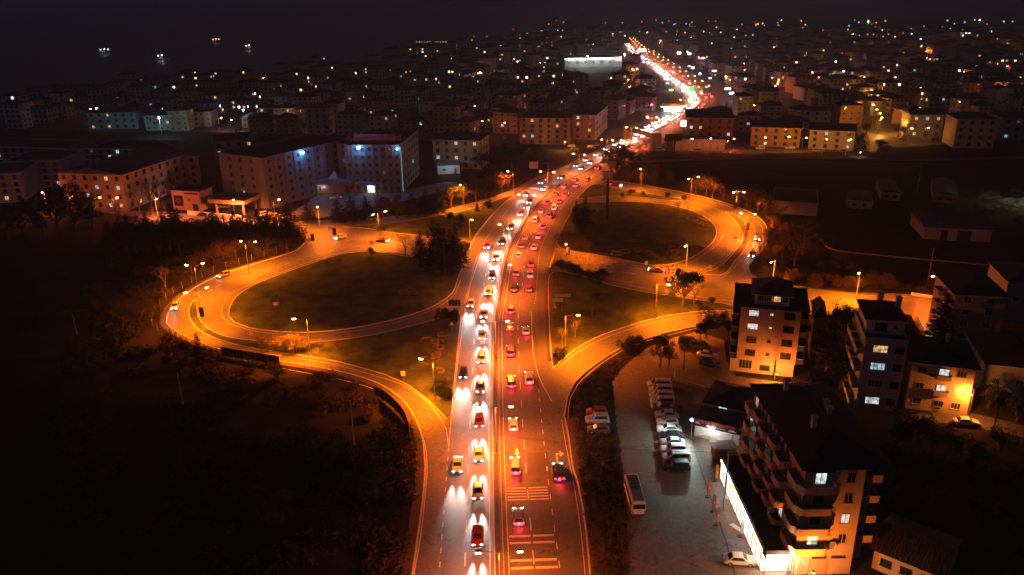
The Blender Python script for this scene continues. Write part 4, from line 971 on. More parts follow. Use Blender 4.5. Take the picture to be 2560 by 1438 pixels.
slab((1300, 360), (1424, 362), 18, 13.5, 'pink', 'wide five storey apartment block in front of the lamp lit side street', 5, 'hip', .22, m=ROOFD)
slab((1430, 348), (1487, 350), 40, 13, 'pink', 'apartment block with a bright square window next to the wide block', 4, 'hip', .15, m=ROOFD)
slab((1715, 343), (1832, 345), 30, height((1720, 345), (1715, 296)), mat('orange_wall', (.42, .17, .06), noise=.1, scale=.3), 'red and cream apartment block with enclosed bays beside the main road', 3, 'hip', .18, m=ROOFD)
slab((1876, 366), (1998, 370), 18, height((1876, 366), (1878, 318)), 'ochre', 'orange fronted apartment house with an arched gable, left of a pair', 3, 'gable', .14, m=ROOFD)
slab((2020, 372), (2132, 377), 18, height((2020, 372), (2024, 325)), 'cream', 'cream fronted apartment house with an arched gable, right of a pair', 3, 'gable', .2, m=ROOFD)
slab((2270, 345), (2352, 346), 16, 12, 'grey', 'grey apartment house with four bright windows behind the orange side street', 3, 'gable', .35, m=ROOFD)
slab((2382, 370), (2482, 372), 18, 14, 'cream', 'big blank house with a dark hipped roof on the far right', 4, 'hip', .05, m=ROOFD)
slab((2500, 350), (2600, 352), 16, 11, 'grey', 'house with cyan windows at the far right edge', 3, 'hip', .3, m=ROOFD)
slab((225, 325), (345, 322), 16, 10, 'white', 'blue grey apartment row in the upper left', 3, 'hip', .06, side=None)
b = Bld.px('storage_shed', 'row of pale roller door sheds in front of the red and cream block', 'shed', (1684, 376), (1812, 378), 12, 5.5, 'grey'); b.body(); b.flat(ROOFT, .2)
for k in range(7): m_ = MB(); m_.box(b.w*(k+.15)/7, b.w*(k+.85)/7, -.05, -.001, 0, 4); m_.build('roller_door', WALLS['cream'], b.r)
b = Bld.px('storage_shed', 'low white sheds with a blue door lit pale right of the hospital', 'shed', (1094, 436), (1150, 434), 9, 3.6, 'white'); b.body(); b.flat(FRAMEW, .1); m_ = MB(); m_.box(b.w*.75, b.w*.85, -.05, -.001, 0, 2.4); m_.build('door', mat('blue_door', (.02, .08, .4)), b.r); b.win('F', b.w * .3, 1.9, 1.5, 1, 'dark'); light('POINT', (.6, .9, 1), 900, (b.w*.5, -6, 5), b.r)
b = Bld.px('barn', 'long pale barn with two dark doors in the dark field', 'barn', (2308, 598), (2475, 606), 18, height((2308, 598), (2308, 568)), 'cream'); b.body(); b.hip(3, .5, ROOFG, gable=True); 
for u in (.25, .5, .6): m_ = MB(); m_.box(b.w*u, b.w*u+2, -.05, -.001, 0, 3.2); m_.build('door', DARKM, b.r)
b = Bld.px('low_shed', 'low walled shed with a pale flat side east of the eastern bend', 'shed', (1928, 533), (2042, 541), 20, 4.6, 'grey'); b.body(); b.flat(ROOFD, .1); b.win('F', 5, 2.5, 1, 1)
for i, (pl, pr, d) in enumerate([((2115, 520), (2180, 525), 14), ((2200, 500), (2250, 503), 20), ((2330, 505), (2390, 510), 26)]):
    b = Bld.px('greenhouse', ['low dark greenhouse nearest the eastern bend', 'middle low greenhouse in the dark field', 'low greenhouse at the right of the dark field'][i], 'greenhouse', pl, pr, d, 3, 'grey', 'greenhouses in the dark field'); b.body(); b.hip(1.2, .2, ROOFG, gable=True)
    for u in (.3, .7): b.win('F', b.w*u, 1.5, 1.6, 1.2)
# kiosk and canopy by the side street
b = Bld.px('gatehouse', 'pink lit two storey gatehouse with a dark poster on its front', 'gatehouse', (435, 524), (505, 528), 8, 7.5, 'peach'); b.body(); b.hip(1.2, .8, ROOFD)
m_ = MB(); m_.box(.8, b.w*.38, -.08, -.001, 1.6, 5.6); pb = m_.build('poster', SIGNB, b.r)
for a_ in range(8): m_ = MB(); t = a_*PI/4; m_.box(-.28, .28, -.1, -.085, -.28, .28); m_.build('poster_motif', mat('poster_violet', (.25, .12, .30)), pb, (b.w*.21 + .75*math.cos(t), 0, 3.6 + .75*math.sin(t)))
m_ = MB(); m_.box(b.w*.45, b.w*.95, -.05, -.001, 6.2, 6.8); m_.build('ribbon_window', DIM_GLASS, b.r); m_ = MB(); m_.box(b.w*.7, b.w*.9, -.05, -.001, .1, 2.6); m_.build('door', DARKM, b.r); b.win('F', b.w*.6, 4.2, 1.2, .8)
b = Bld.px('petrol_canopy', 'flat pink lit petrol canopy on columns left of the hospital', 'canopy', (524, 535), (615, 541), 12, 5, 'peach')
m_ = MB(); m_.box(0, b.w, 0, b.d, 4.2, 5.6); m_.build('canopy_roof', b.wall, b.r); m_ = MB(); m_.face([(.3, .3, 5.62), (b.w-.3, .3, 5.62), (b.w-.3, b.d-.3, 5.62), (.3, b.d-.3, 5.62)]); m_.build('roof_deck', ROOFD, b.r)
for x in (2, b.w - 2):
    for y in (2, b.d - 2): m_ = MB(); m_.box(x-.3, x+.3, y-.3, y+.3, 0, 4.2); m_.build('column', b.wall, b.r)
text('- - -', 1.3, DARKM, b.r, (b.w*.35, -.02, 4.9))
# bright pizza-lit shop front
b = Bld.px('corner_shop', 'small shop with a glaring white window behind the gatehouse', 'shop', (437, 494), (470, 492), 8, 4, 'white'); b.body(); b.flat(ROOFD, .2)
m_ = MB(); m_.box(.3, b.w-.3, -.06, -.001, .4, 3.4); m_.build('shop_window', mat('shop_glare', (1, .9, .8), emis=4, ecol=(1, .72, .6)), b.r); light('POINT', (1, .5, .35), 1200, (b.w*.5, -3, 3), b.r)
m_ = MB(); m_.box(0, b.w, -.5, -.001, 3.5, 4.1); m_.build('fascia', SIGNR, b.r)
# ------------------------------------------------------------------ street lamps
def base_s(py):
    return cum[min(range(len(median)), key=lambda i: abs(px_of((*median[i], 0))[1] - py) if median[i].y > 0 else 1e9)]
s1, s0 = base_s(899), base_s(1139); gap = s1 - s0
words_ = ['at the very bottom of the picture', 'beside the two road arrows', 'where the ramps join', 'just before the bridge', 'above the bridge', 'beyond the bridge']
k = -1
while s0 + gap * k < S_END:
    s = s0 + gap * k; p, d = along(s); rt = Vector((d.y, -d.x))
    f_ = k + 1; lab = ('two armed median street lamp ' + words_[f_]) if f_ < len(words_) else 'two armed street lamp on the median of the main road'
    street_lamp(p, [(rt.x, rt.y, 2.3), (-rt.x, -rt.y, 2.3)], lab, 9.0, 'both', 8600, 0.14, 'two armed lamps on the median', lit=(True, True))
    k += 1
def lamp1(base, head, lab, h=9, col=AMBER, power=11000, head2=None, lit=None, ln=2.4, zb=0.12):
    g = P(*base, zb); ds = []
    for hh in (head, head2):
        if hh is None: continue
        q = P(*hh, h); v = q.xy - g.xy; v = v.normalized(); ds.append((v.x, v.y, ln))
    return street_lamp(g, ds, lab, h, col, power, zb, lit=lit)
lamp1((777, 890), (742, 799), 'tall single armed street lamp on the lawn edge above the lower western ramp', power=16000)
lamp1((1088, 1008), (1045, 898), 'faint single armed street lamp by the tip of the western lawn', power=16000)
lamp1((510, 821), (464, 734), 'two armed street lamp at the outermost bend of the western ramp', head2=(523, 718), h=9.5, power=10000)
lamp1((500, 752), (461, 664), 'two armed street lamp at the start of the western separator', head2=(519, 656), h=9.5, power=9000)
lamp1((623, 683), (599, 603), 'two armed street lamp between the lanes of the upper western ramp', head2=(640, 606), power=10000)
lamp1((800, 577), (794, 566), 'street lamp at the western junction by the hospital corner', h=9, power=12000)
lamp1((949, 599), (933, 538), 'two armed street lamp on the island of the western junction', head2=(962, 530), power=11000)
lamp1((1161, 527), (1149, 463), 'street lamp beside the hospital slip road near the yellow lit trees', power=14000)
lamp1((1283, 488), (1270, 430), 'street lamp by the hospital slip road next to the rusty coloured tree', power=10000, col=ORANGE)
lamp1((1175, 597), (1186, 556), 'short street lamp at the left end of the bridge parapet', h=7, power=6000)
lamp1((1340, 505), (1342, 446), 'street lamp between slip road and main road above the gantry', power=9000, col=ORANGE) if False else None
lamp1((1413, 883), (1444, 790), 'single armed street lamp on the eastern corner lawn beside the main road', power=15000)
lamp1((1638, 797), (1660, 713), 'single armed street lamp on the eastern corner lawn above the slip road', power=15000)
lamp1((1715, 676), (1700, 632), 'street lamp between the eastern loop and the cross road', power=14000, h=8)
lamp1((1602, 475), (1601, 424), 'street lamp in front of the yellow tree north of the eastern ramp', power=9000)
lamp1((1726, 503), (1721, 449), 'two armed street lamp between the two lanes at the top of the eastern loop', head2=(1742, 444), power=10000, h=9)
lamp1((1838, 540), (1822, 487), 'two armed street lamp at the tip of the eastern separator', head2=(1859, 482), power=9000)
lamp1((1862, 608), (1846, 533), 'two armed street lamp in the middle of the eastern separator', head2=(1888, 537), power=10000, col=ORANGE)
lamp1((1810, 665), (1834, 598), 'unlit street lamp on the lower part of the eastern separator', h=8, lit=(False,))
lamp1((1418, 668), (1410, 600), 'faint street lamp beside the stone wall at the underpass', h=6, power=6500, zb=0)
lamp1((2140, 749), (2147, 684), 'street lamp by the cross road behind the two right hand apartment blocks', power=19000, h=8)
lamp1((2330, 760), (2320, 700), 'street lamp at the far right end of the cross road', power=9000, h=8, col=ORANGE, lit=(True,))
lamp1((1930, 720), (1925, 660), 'street lamp on the cross road hidden behind the tallest apartment block', power=16000, h=8)
lamp1((930, 925), (925, 880), 'x', power=15000) if False else None
lamp1((396, 548), (420, 520), 'street lamp on the left side street in front of the kiosk', h=8, power=26000, col=(1, .16, .05))
lamp1((590, 560), (584, 500), 'street lamp in front of the flat canopy left of the hospital', h=8, power=22000, col=(1, .2, .05))
lamp1((690, 560), (700, 500), 'street lamp by the corner of the hospital drive', h=8, power=12000)
lamp1((120, 530), (94, 498), 'street lamp between the dark trees at the far left', h=8, power=7000, col=(1, .16, .05))
# ------------------------------------------------------------------ vehicles on the main road
ORD = 'zeroth first second third fourth fifth sixth seventh eighth ninth tenth eleventh twelfth thirteenth fourteenth fifteenth sixteenth seventeenth eighteenth nineteenth twentieth'.split()
cols = ['white', 'silver', 'black', 'grey', 'red', 'blue', 'white', 'silver', 'beige']; kinds = ['sedan', 'hatchback', 'suv', 'sedan', 'hatchback', 'van']
def lane_off(n, s):   # n = -1,-2,-3 oncoming, 1,2,3 leaving
    w_ = wd(s); return (-1.3 - w_ * (abs(n) - .5)) if n < 0 else (1.35 + w_ * (n - .5))
def road_car(n, s, beam=0, full=True):
    p, d = along(s, lane_off(n, s)); k, c = R.choice(kinds), R.choice(cols)
    if n < 0: d = -d
    side = 'headlights coming down' if n < 0 else 'tail lights driving up'
    lane = {1: 'median lane', 2: 'middle lane', 3: 'outer lane'}[abs(n)]
    return car(k, c, p, d, f'{c} {k} with {side} the {lane}', 'cars driving on the main road', True, full, beam, name='moving_car')
near_in = [(-1, 8), (-1, 19), (-1, 30.5), (-1, 42), (-1, 55), (-1, 67), (-1, 80), (-1, 94), (-1, 108), (-1, 122), (-1, 137), (-1, 153), (-1, 170), (-1, 188), (-1, 206), (-1, 226), (-1, 247),
           (-2, 26), (-2, 62), (-2, 100), (-2, 150), (-2, 216), (-2, 236)]
B0 = cum[min(range(len(median)), key=lambda i: abs(median[i].y - P(1249, 1438).y))]
for n, s in near_in: road_car(n, B0 + s + R.uniform(-1, 1), 66000 * BEAM)
for n, s in [(1, 12), (1, 40), (1, 72), (1, 97), (1, 124), (1, 141), (1, 160), (1, 181), (1, 205), (1, 232), (2, 58), (2, 112), (2, 132), (2, 150), (2, 172), (2, 198), (2, 220), (2, 250), (3, 24), (1, 26), (1, 56), (1, 86), (1, 112), (1, 151), (1, 193), (1, 219), (1, 246), (2, 84), (2, 122), (2, 162), (2, 186), (2, 209), (2, 235)]:
    road_car(n, B0 + s + R.uniform(-1, 1), 1500 * BEAM)
s = B0 + 268
while s < S_END - 10:
    f_ = (s - B0)
    road_car(-1, s, 40000 * BEAM, f_ < 330)
    if R.random() < .9: road_car(-2, s + 5, 26000 * BEAM, f_ < 330)
    if R.random() < .85: road_car(1, s + 3, 0, f_ < 330)
    if R.random() < .5: road_car(2, s + 7, 0, f_ < 330)
    s += R.uniform(9.5, 12) * (1 + f_ / 900)
# cars on the ramps
for (a, b, c, k, lab) in [((440, 770), (427, 792), 'white', 'sedan', 'white sedan with headlights on rounding the western ramp'), ((560, 692), (540, 699), 'silver', 'hatchback', 'silver hatchback with headlights on entering the western ramp'), ((850, 597), (826, 604), 'white', 'hatchback', 'white hatchback with headlights on crossing the western junction'), ((1640, 680), (1600, 677), 'silver', 'sedan', 'silver sedan with headlights on heading for the underpass from the east')]:
    p, q = P(*a).xy, P(*b).xy; car(k, c, p, q - p, lab, None, True, True, 9000 * BEAM, name='moving_car')
for (a, b, c, k, lab) in [((1540, 466), (1556, 468), 'red', 'sedan', 'red sedan with tail lights on at the top of the eastern ramp'), ((1893, 600), (1888, 622), 'black', 'suv', 'black suv with tail lights on in the eastern bend'), ((1880, 640), (1872, 655), 'grey', 'sedan', 'grey sedan with tail lights on below the eastern bend'), ((955, 605), (975, 607), 'maroon', 'sedan', 'maroon sedan with tail lights on near the western junction')]:
    p, q = P(*a).xy, P(*b).xy; car(k, c, p, q - p, lab, None, True, True, 1500 * BEAM, name='moving_car')
# ------------------------------------------------------------------ trees and bushes that can be told apart
_a = min(range(len(WL)), key=lambda i: (WL[i] - P(1030, 1250).xy).length); _b = min(range(len(WL)), key=lambda i: (WL[i] - P(402, 788).xy).length); wls0 = WL[_a:_b]
def row(kind, items, label, group, m=None, h=None, wid=1.0):
    for it in items:
        px, py = it[0], it[1]; hh = it[2] if len(it) > 2 else h
        tree(kind, px, py, hh * R.uniform(.92, 1.08), label, m, group, wid)
row('conifer', [(1052, 648, 9), (1088, 672, 15), (1112, 684, 14), (1140, 668, 13), (1128, 655, 11), (1100, 655, 12)], 'dark conifer in the clump on the western loop lawn beside the bridge', 'conifers on the western loop lawn', h=12, wid=1.25)
tree('bare', 1014, 640, 9, 'bare tree with spreading branches at the left of the conifer clump'); tree('bare', 1036, 644, 6, 'small bare tree close beside the conifer clump')
tree('bare', 700, 745, 5, 'tiny bare sapling alone on the western loop lawn'); tree('bare', 415, 727, 9, 'bare tree outside the far left bend', TWIG)
row('conifer', [(770, 552, 9), (846, 553, 9), (881, 553, 9.5), (917, 550, 9), (1033, 540, 9), (1066, 535, 9), (1098, 528, 9.5)], 'dark conifer in the row in front of the hospital', 'conifers in front of the hospital', wid=1.6)
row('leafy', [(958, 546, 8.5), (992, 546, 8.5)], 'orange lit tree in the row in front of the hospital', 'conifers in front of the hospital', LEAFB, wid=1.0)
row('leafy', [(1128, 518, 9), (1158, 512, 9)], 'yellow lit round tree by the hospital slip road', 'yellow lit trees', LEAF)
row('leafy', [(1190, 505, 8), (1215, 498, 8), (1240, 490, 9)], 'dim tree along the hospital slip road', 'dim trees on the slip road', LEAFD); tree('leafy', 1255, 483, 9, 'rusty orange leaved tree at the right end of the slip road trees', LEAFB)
row('conifer', [(1193, 530, 4), (1225, 520, 4.5)], 'small conifer on the narrow verge between slip road and main road', 'small verge conifers')
row('bush', [(1156, 560, 4), (1128, 552, 3.5), (960, 578, 2.4), (1218, 522, 3), (1146, 572, 3)], 'dark bush on the western verge lawn', 'bushes on the western verge lawn', LEAFD)
row('bush', [(1125, 545, 2.6)], 'round lit shrub beneath the yellow lit trees', 'x', LEAF)
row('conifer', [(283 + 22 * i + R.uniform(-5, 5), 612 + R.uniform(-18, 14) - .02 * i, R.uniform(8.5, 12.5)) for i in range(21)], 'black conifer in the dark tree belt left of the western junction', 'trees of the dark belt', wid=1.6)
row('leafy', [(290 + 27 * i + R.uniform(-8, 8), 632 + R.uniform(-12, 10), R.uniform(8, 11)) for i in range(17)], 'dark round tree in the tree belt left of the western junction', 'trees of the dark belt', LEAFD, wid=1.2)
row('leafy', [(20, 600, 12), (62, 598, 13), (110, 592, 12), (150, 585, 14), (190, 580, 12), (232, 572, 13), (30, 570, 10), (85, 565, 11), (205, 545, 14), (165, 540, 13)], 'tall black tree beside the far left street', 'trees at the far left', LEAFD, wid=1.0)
row('bare', [(225, 565, 17), (300, 560, 10), (380, 520, 14), (398, 520, 13), (350, 530, 11), (470, 512, 10), (455, 500, 12)], 'tall bare tree in front of the pale apartment block', 'bare trees by the apartment block', WOOD)
row('sparse', [(505, 668, 6.5), (535, 660, 7), (560, 655, 7.5), (590, 648, 7), (640, 635, 6.5), (672, 628, 6), (705, 620, 6), (480, 685, 6)], 'orange lit thin tree behind the fence of the upper western ramp', 'trees behind the upper ramp fence', LEAFB, wid=1.2)
tree('conifer', 500, 898, 6.5, 'single dark conifer just outside the lower western ramp', wid=1.2)
tree('leafy', 752, 612, 6, 'dark tree at the tip of the tree belt by the junction', LEAFD)
row('sparse', [(655, 872, 4), (685, 878, 4.5), (712, 882, 4.5), (740, 884, 5), (762, 880, 4), (800, 880, 3.5), (845, 878, 3)], 'small thin tree between the western loop and the lower ramp', 'small trees on the western lawn', LEAFB, wid=1.1)
row('bush', [(1108, 805, 4), (1130, 806, 4), (1095, 985, 3.4), (1110, 1000, 3), (1100, 970, 3.2), (1118, 990, 2.6)], 'low bush on the western lawn tip beside the main road', 'bushes on the western lawn tip', LEAFD)
row('bush', [(930, 640, 3), (818, 660, 1.6), (850, 655, 1.4)], 'flat flower bed shrub on the western loop lawn', 'shrubs on the western loop lawn', LEAFB)
# east
row('conifer', [(1440, 560, 8), (1462, 565, 11), (1452, 575, 7)], 'narrow dark conifer on the eastern loop lawn near the main road', 'conifers on the eastern loop lawn')
row('bush', [(1408, 618, 4.5), (1430, 616, 5), (1450, 620, 5), (1468, 626, 4)], 'rusty lit shrub above the stone retaining wall', 'shrubs above the stone wall', LEAFB)
row('bush', [(1392 + 13 * i, 672 + 4.2 * i, 3.2) for i in range(9)], 'dark clipped bush in the hedge beside the underpass', 'bushes of the underpass hedge', LEAFD, wid=1.0)
tree('leafy', 1506, 716, 6.0, 'round dark tree alone at the right end of the underpass hedge', LEAFD)
tree('leafy', 1708, 768, 11, 'big dark spreading tree on the edge of the cross road', LEAFD, wid=1.15); tree('bare', 1735, 762, 8, 'thin bare tree touching the big dark spreading tree')
row('leafy', [(1777, 772, 3.5), (1745, 775, 3)], 'low round tree on the eastern corner lawn', 'low trees', LEAFD)
row('bare', [(1556, 808, 7), (1438, 845, 6), (1480, 790, 5), (1405, 860, 5)], 'bare tree on the eastern corner lawn', 'bare trees on the corner lawn', TWIG); tree('bush', 1400, 895, 3, 'dark bush at the tip of the eastern corner lawn')
tree('bush', 1488, 750, 2.4, 'single low bush in the middle of the eastern corner lawn', LEAFD)
row('bush', [(1555, 494, 2.2), (1575, 487, 2.4), (1582, 484, 2), (1607, 488, 1.8), (1668, 494, 2.2), (1712, 501, 2.4)], 'ball shaped bush between the lanes atop the eastern loop', 'ball shaped bushes', LEAFD)
row('bare', [(1695, 530, 5), (1720, 532, 5)], 'leafless shrub at the top of the eastern loop lawn', 'leafless shrubs', WOOD)
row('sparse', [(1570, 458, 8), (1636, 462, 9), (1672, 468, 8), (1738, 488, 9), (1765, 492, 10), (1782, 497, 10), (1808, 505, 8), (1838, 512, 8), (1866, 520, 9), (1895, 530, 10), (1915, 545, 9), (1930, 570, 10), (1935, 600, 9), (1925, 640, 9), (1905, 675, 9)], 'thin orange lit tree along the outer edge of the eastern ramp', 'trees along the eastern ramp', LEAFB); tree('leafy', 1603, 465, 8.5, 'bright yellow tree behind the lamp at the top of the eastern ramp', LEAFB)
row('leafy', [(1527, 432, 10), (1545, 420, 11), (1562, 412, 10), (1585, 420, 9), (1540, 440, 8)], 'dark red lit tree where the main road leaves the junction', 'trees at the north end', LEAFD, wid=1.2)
row('bare', [(1955, 650, 11), (1985, 665, 12), (2005, 640, 12)], 'pale bare tree in the dark ground east of the bend', 'bare trees east of the bend', TWIG)
row('bush', [(1985 + 20 * i + R.uniform(-6, 6), 716 + .75 * i + R.uniform(-10, 4), R.uniform(3, 4.6)) for i in range(13)], 'leafy shrub on the far side of the cross road', 'shrubs beyond the cross road', LEAFB)
row('leafy', [(1650, 918, 7.5), (1672, 915, 6)], 'lit tree at the top of the car park', 'trees at the top of the car park', LEAFB)
row('bush', [(1560, 882, 3.6), (1580, 875, 4), (1597, 865, 3.2)], 'dark shrub in the corner between slip road and car park', 'shrubs by the slip road', LEAFD)
row('leafy', [(1765, 845, 7), (1795, 838, 6.5), (1820, 842, 7), (1750, 850, 5)], 'dark tree between the slip road and the tallest block', 'trees by the tallest block', LEAFD)
row('leafy', [(2060, 850, 7), (2085, 845, 8), (2110, 840, 8), (2040, 870, 7), (2075, 905, 9), (2060, 950, 9), (2100, 975, 8), (2050, 1010, 8)], 'dark tree in the gap between the tallest and the grey block', 'trees between the blocks', LEAFD, wid=1.1)
tree('conifer', 2350, 850, 12, 'tall black conifer in front of the dark house', wid=1.2)
row('leafy', [(2290, 1110, 6), (2330, 1130, 6), (2240, 1120, 7), (2380, 1150, 6), (2440, 1190, 6), (2500, 1130, 5), (2470, 1020, 6), (2540, 1060, 6), (2230, 1200, 7), (2330, 1260, 6), (2450, 1300, 7)], 'dark tree on the slope below the side street', 'trees below the side street', LEAFD, wid=1.2)
tree('bare', 1712, 1042, 4.6, 'white lit bare tree beside the car dealer shop', TWIG, wid=.8); tree('bush', 1700, 1040, 2.2, 'green lit bush at the foot of the white lit bare tree')
row('leafy', [(940, 1240, 9), (900, 1300, 8), (985, 1170, 6.5), (860, 1200, 7), (960, 1330, 7)], 'black tree on the slope inside the lower left ramp', 'trees on the dark slope', LEAFD, wid=1.2)
row('leafy', [(2165, 338, 8), (2245, 342, 8), (2260, 340, 7)], 'orange lit tree beside the bright side street', 'trees by the bright side street', LEAFB); tree('leafy', 2145, 372, 8, 'dark pine like tree at the mouth of the bright side street', LEAFD)
row('leafy', [(1205, 430, 9), (1230, 425, 9), (1250, 440, 8), (1180, 470, 8), (1280, 420, 9), (1310, 400, 9), (1260, 400, 9), (1340, 395, 8), (1225, 460, 7)], 'dim tree in the dark ground between the hospital and the main road', 'trees north of the slip road', LEAFD, wid=1.2)

for k in range(34):
    i_ = int(len(wls0) * k / 34); q_ = wls0[i_] + (Vector((-260, 40)) - wls0[i_]).normalized() * R.uniform(3, 22)
    tree('bush', 0, 0, R.uniform(1.8, 4.2), 'scrubby shrub on the dark slope outside the western ramp', R.choice((LEAFB, LEAFD, LEAF)), 'shrubs outside the western ramp', 1.1, (q_.x, q_.y))
# ------------------------------------------------------------------ rough ground cover
from mathutils import noise as mnoise
def scrub(name, poly, n, m, smin, smax, hh, label_kind='stuff', bias=None, q=26, patchy=True):
    pl = W(poly); x0, x1 = min(p.x for p in pl), max(p.x for p in pl); y0, y1 = min(p.y for p in pl), max(p.y for p in pl); mb = MB(); c = 0; tries = 0
    while c < n and tries < n * 40:
        tries += 1; p = Vector((R.uniform(x0, x1), R.uniform(y0, y1)))
        if not inside(p, pl): continue
        if bias and R.random() > bias(p): continue
        if patchy and mnoise.noise(Vector((p.x, p.y, 3)) * .13) < -.02 + .2 * R.random(): continue
        c += 1; s = R.uniform(smin, smax)
        for _ in range(q):
            d = Vector((R.gauss(0, s * .5), R.gauss(0, s * .5), abs(R.gauss(0, s * hh)))); leafquad(mb, Vector((p.x, p.y, 0)) + d, .14 + .1 * s, 0, .2)
    o = mb.build(name, m); o['kind'] = 'stuff'; return o
wls = WL[::4]
def bw(p): return math.exp(-max(0, near(p, wls) - 1) / 14) + .06
scrub('undergrowth', [(1000, 1438), (1015, 1352), (1030, 1250), (1036, 1164), (1032, 1112), (1018, 1062), (985, 1012), (930, 975), (850, 949), (775, 934), (699, 921), (600, 902), (536, 890), (470, 868), (410, 835), (392, 812), (395, 785), (420, 750), (300, 760), (150, 900), (100, 1200), (300, 1500)], 3600, SCRUB, .5, 1.5, .55, bias=bw)
scrub('undergrowth', [(420, 745), (470, 712), (530, 680), (630, 650), (700, 630), (760, 602), (700, 590), (300, 600), (150, 650), (100, 800), (300, 800)], 1500, SCRUB, .5, 1.4, .5, bias=bw)
scrub('rough_grass', [(1492, 1500), (1484, 1400), (1470, 1329), (1456, 1219), (1447, 1169), (1440, 1100), (1434, 1045), (1440, 1000), (1455, 962), (1500, 918), (1565, 880), (1600, 870), (1560, 915), (1528, 956), (1540, 1061), (1563, 1237), (1570, 1438), (1570, 1500)], 2300, mat('rough_grass', (.075, .06, .026), noise=.5, scale=.6, rough=1, spec=.05), .2, .6, .3, q=20, patchy=False)
scrub('undergrowth', [(1925, 560), (1925, 640), (1890, 680), (2020, 712), (2300, 728), (2350, 700), (2100, 640), (2000, 560)], 900, SCRUB, .4, 1.2, .4)
scrub('undergrowth', [(1500, 450), (1600, 458), (1780, 490), (1900, 535), (1960, 560), (1900, 500), (1700, 455), (1560, 430)], 600, SCRUB, .4, 1.2, .4)
scrub('undergrowth', [(2100, 1250), (2180, 1130), (2560, 1180), (2600, 1500), (2360, 1500), (2350, 1350), (2180, 1330)], 700, SCRUB, .5, 1.5, .5)
def leafdots(poly, n, name):
    pl = W(poly); mb = MB(); c = 0; x0, x1 = min(p.x for p in pl), max(p.x for p in pl); y0, y1 = min(p.y for p in pl), max(p.y for p in pl)
    while c < n:
        p = Vector((R.uniform(x0, x1), R.uniform(y0, y1)))
        if inside(p, pl): c += 1; leafquad(mb, Vector((p.x, p.y, .04 + R.random() * .05)), R.uniform(.05, .11), 0, 2)
    o = mb.build(name, LEAFB); o['kind'] = 'stuff'
leafdots([(1540, 956), (1560, 920), (1640, 870), (1700, 900), (1640, 960), (1650, 1200), (1700, 1438), (1575, 1438)], 1600, 'fallen_leaves')

# ------------------------------------------------------------------ fences, poles, signs
def fence_panels(pxs, h, label):
    w = resample(W(pxs), max(3, int(sum((Vector(a) - Vector(b)).length for a, b in zip(W(pxs), W(pxs)[1:])) / 3) + 1)); r = thing('panel_fence', label, 'fence')
    for a, b in zip(w, w[1:]):
        d = b - a; m_ = MB(); m_.box(0.05, d.length - .05, -.03, .03, .45, h); m_.build('panel', RUST, r, (a.x, a.y, 0), math.atan2(d.y, d.x))
    for p in w: m_ = MB(); m_.box(-.05, .05, -.05, .05, 0, h + .15); m_.build('post', STEEL, r, (p.x, p.y, 0))
fence_panels([(557, 893), (625, 905), (700, 917)], 2.5, 'straight dark panel fence beside the lower western ramp')
fence_panels([(938, 994), (965, 1008), (990, 1030), (1010, 1052), (1021, 1080), (1026, 1105)], 2.6, 'curved dark panel fence at the bend of the lower western ramp')
def wire_fence(pts, label, sp=4.2):
    L = sum((a - b).length for a, b in zip(pts, pts[1:])); w = resample(pts, int(L / sp)); r = thing('wire_fence', label, 'fence')
    me = MB(); me.tube([(0, 0, 0), (0, 0, 1.9), (.25, 0, 2.2)], .07, 4); me = me.mesh('post', CONC)
    for p in w: link('post', me, r, (p.x, p.y, 0), R.uniform(0, .4))
    m_ = MB()
    for z in (.6, 1.2, 1.8): m_.tube([(*p, z) for p in w], .012, 3)
    m_.build('wire', STEEL, r)
ow = offset(stw[:k1], 1.6); ia = [min(range(len(ow)), key=lambda i: (ow[i] - P(*q).xy).length) for q in ((926, 985), (702, 922), (552, 895), (760, 600))]
wire_fence(ow[ia[0]:ia[1]], 'wire fence with leaning concrete posts between the two dark panel fences'); wire_fence(ow[ia[2]:ia[3]], 'long wire fence with concrete posts round the outer western bend')
def utility_pole(b_, t_, label, arm=1.0, lamp=None, m=WOOD, cross=True):
    h = height(b_, t_); g = P(*b_); r = thing('utility_pole', label, 'utility pole', (g.x, g.y, 0)); m_ = MB(); m_.tube([(0, 0, 0), (0, 0, h)], [.16, .09], 7); m_.build('pole', m, r)
    if cross:
        m_ = MB(); m_.box(-arm, arm, -.05, .05, h - .5, h - .38); m_.box(-arm * .7, arm * .7, -.05, .05, h - 1.2, h - 1.1)
        for x in (-.9, -.45, .45, .9): m_.tube([(x * arm, 0, h - .38), (x * arm, 0, h - .15)], .05, 5)
        m_.build('crossarm', DARKM, r)
    if lamp:
        dx, dy, pw, c = lamp; m_ = MB(); m_.tube([(0, 0, h - .8), (dx, dy, h - .3)], .035, 5); m_.build('arm', STEEL, r); m_ = MB(); m_.box(dx - .18, dx + .18, dy - .18, dy + .18, h - .42, h - .28); hd = m_.build('lamp_head', STEEL, r)
        m_ = MB(); m_.box(dx - .16, dx + .16, dy - .16, dy + .16, h - .5, h - .425); m_.build('lens', SODIUM, hd); light('POINT', c, pw * LAMP, (dx, dy, h - .65), r, radius=.12)
    return r, h
utility_pole((888, 1135), (877, 1000), 'tall dark concrete utility pole with crossarms on the slope inside the lower left ramp', 1.6, m=CONC)
utility_pole((459, 1020), (448, 930), 'pale utility pole alone in the dark field at the left', .6, m=CONC); utility_pole((193, 838), (184, 782), 'thin pale utility pole in the dark field at the far left', .5, m=CONC)
utility_pole((556, 622), (548, 575), 'utility pole rising out of the dark tree belt', .8); utility_pole((568, 572), (565, 540), 'utility pole with two crossarms in front of the hospital street', 1.4); utility_pole((384, 545), (382, 522), 'utility pole with two crossarms beside the gatehouse street', 1.4)
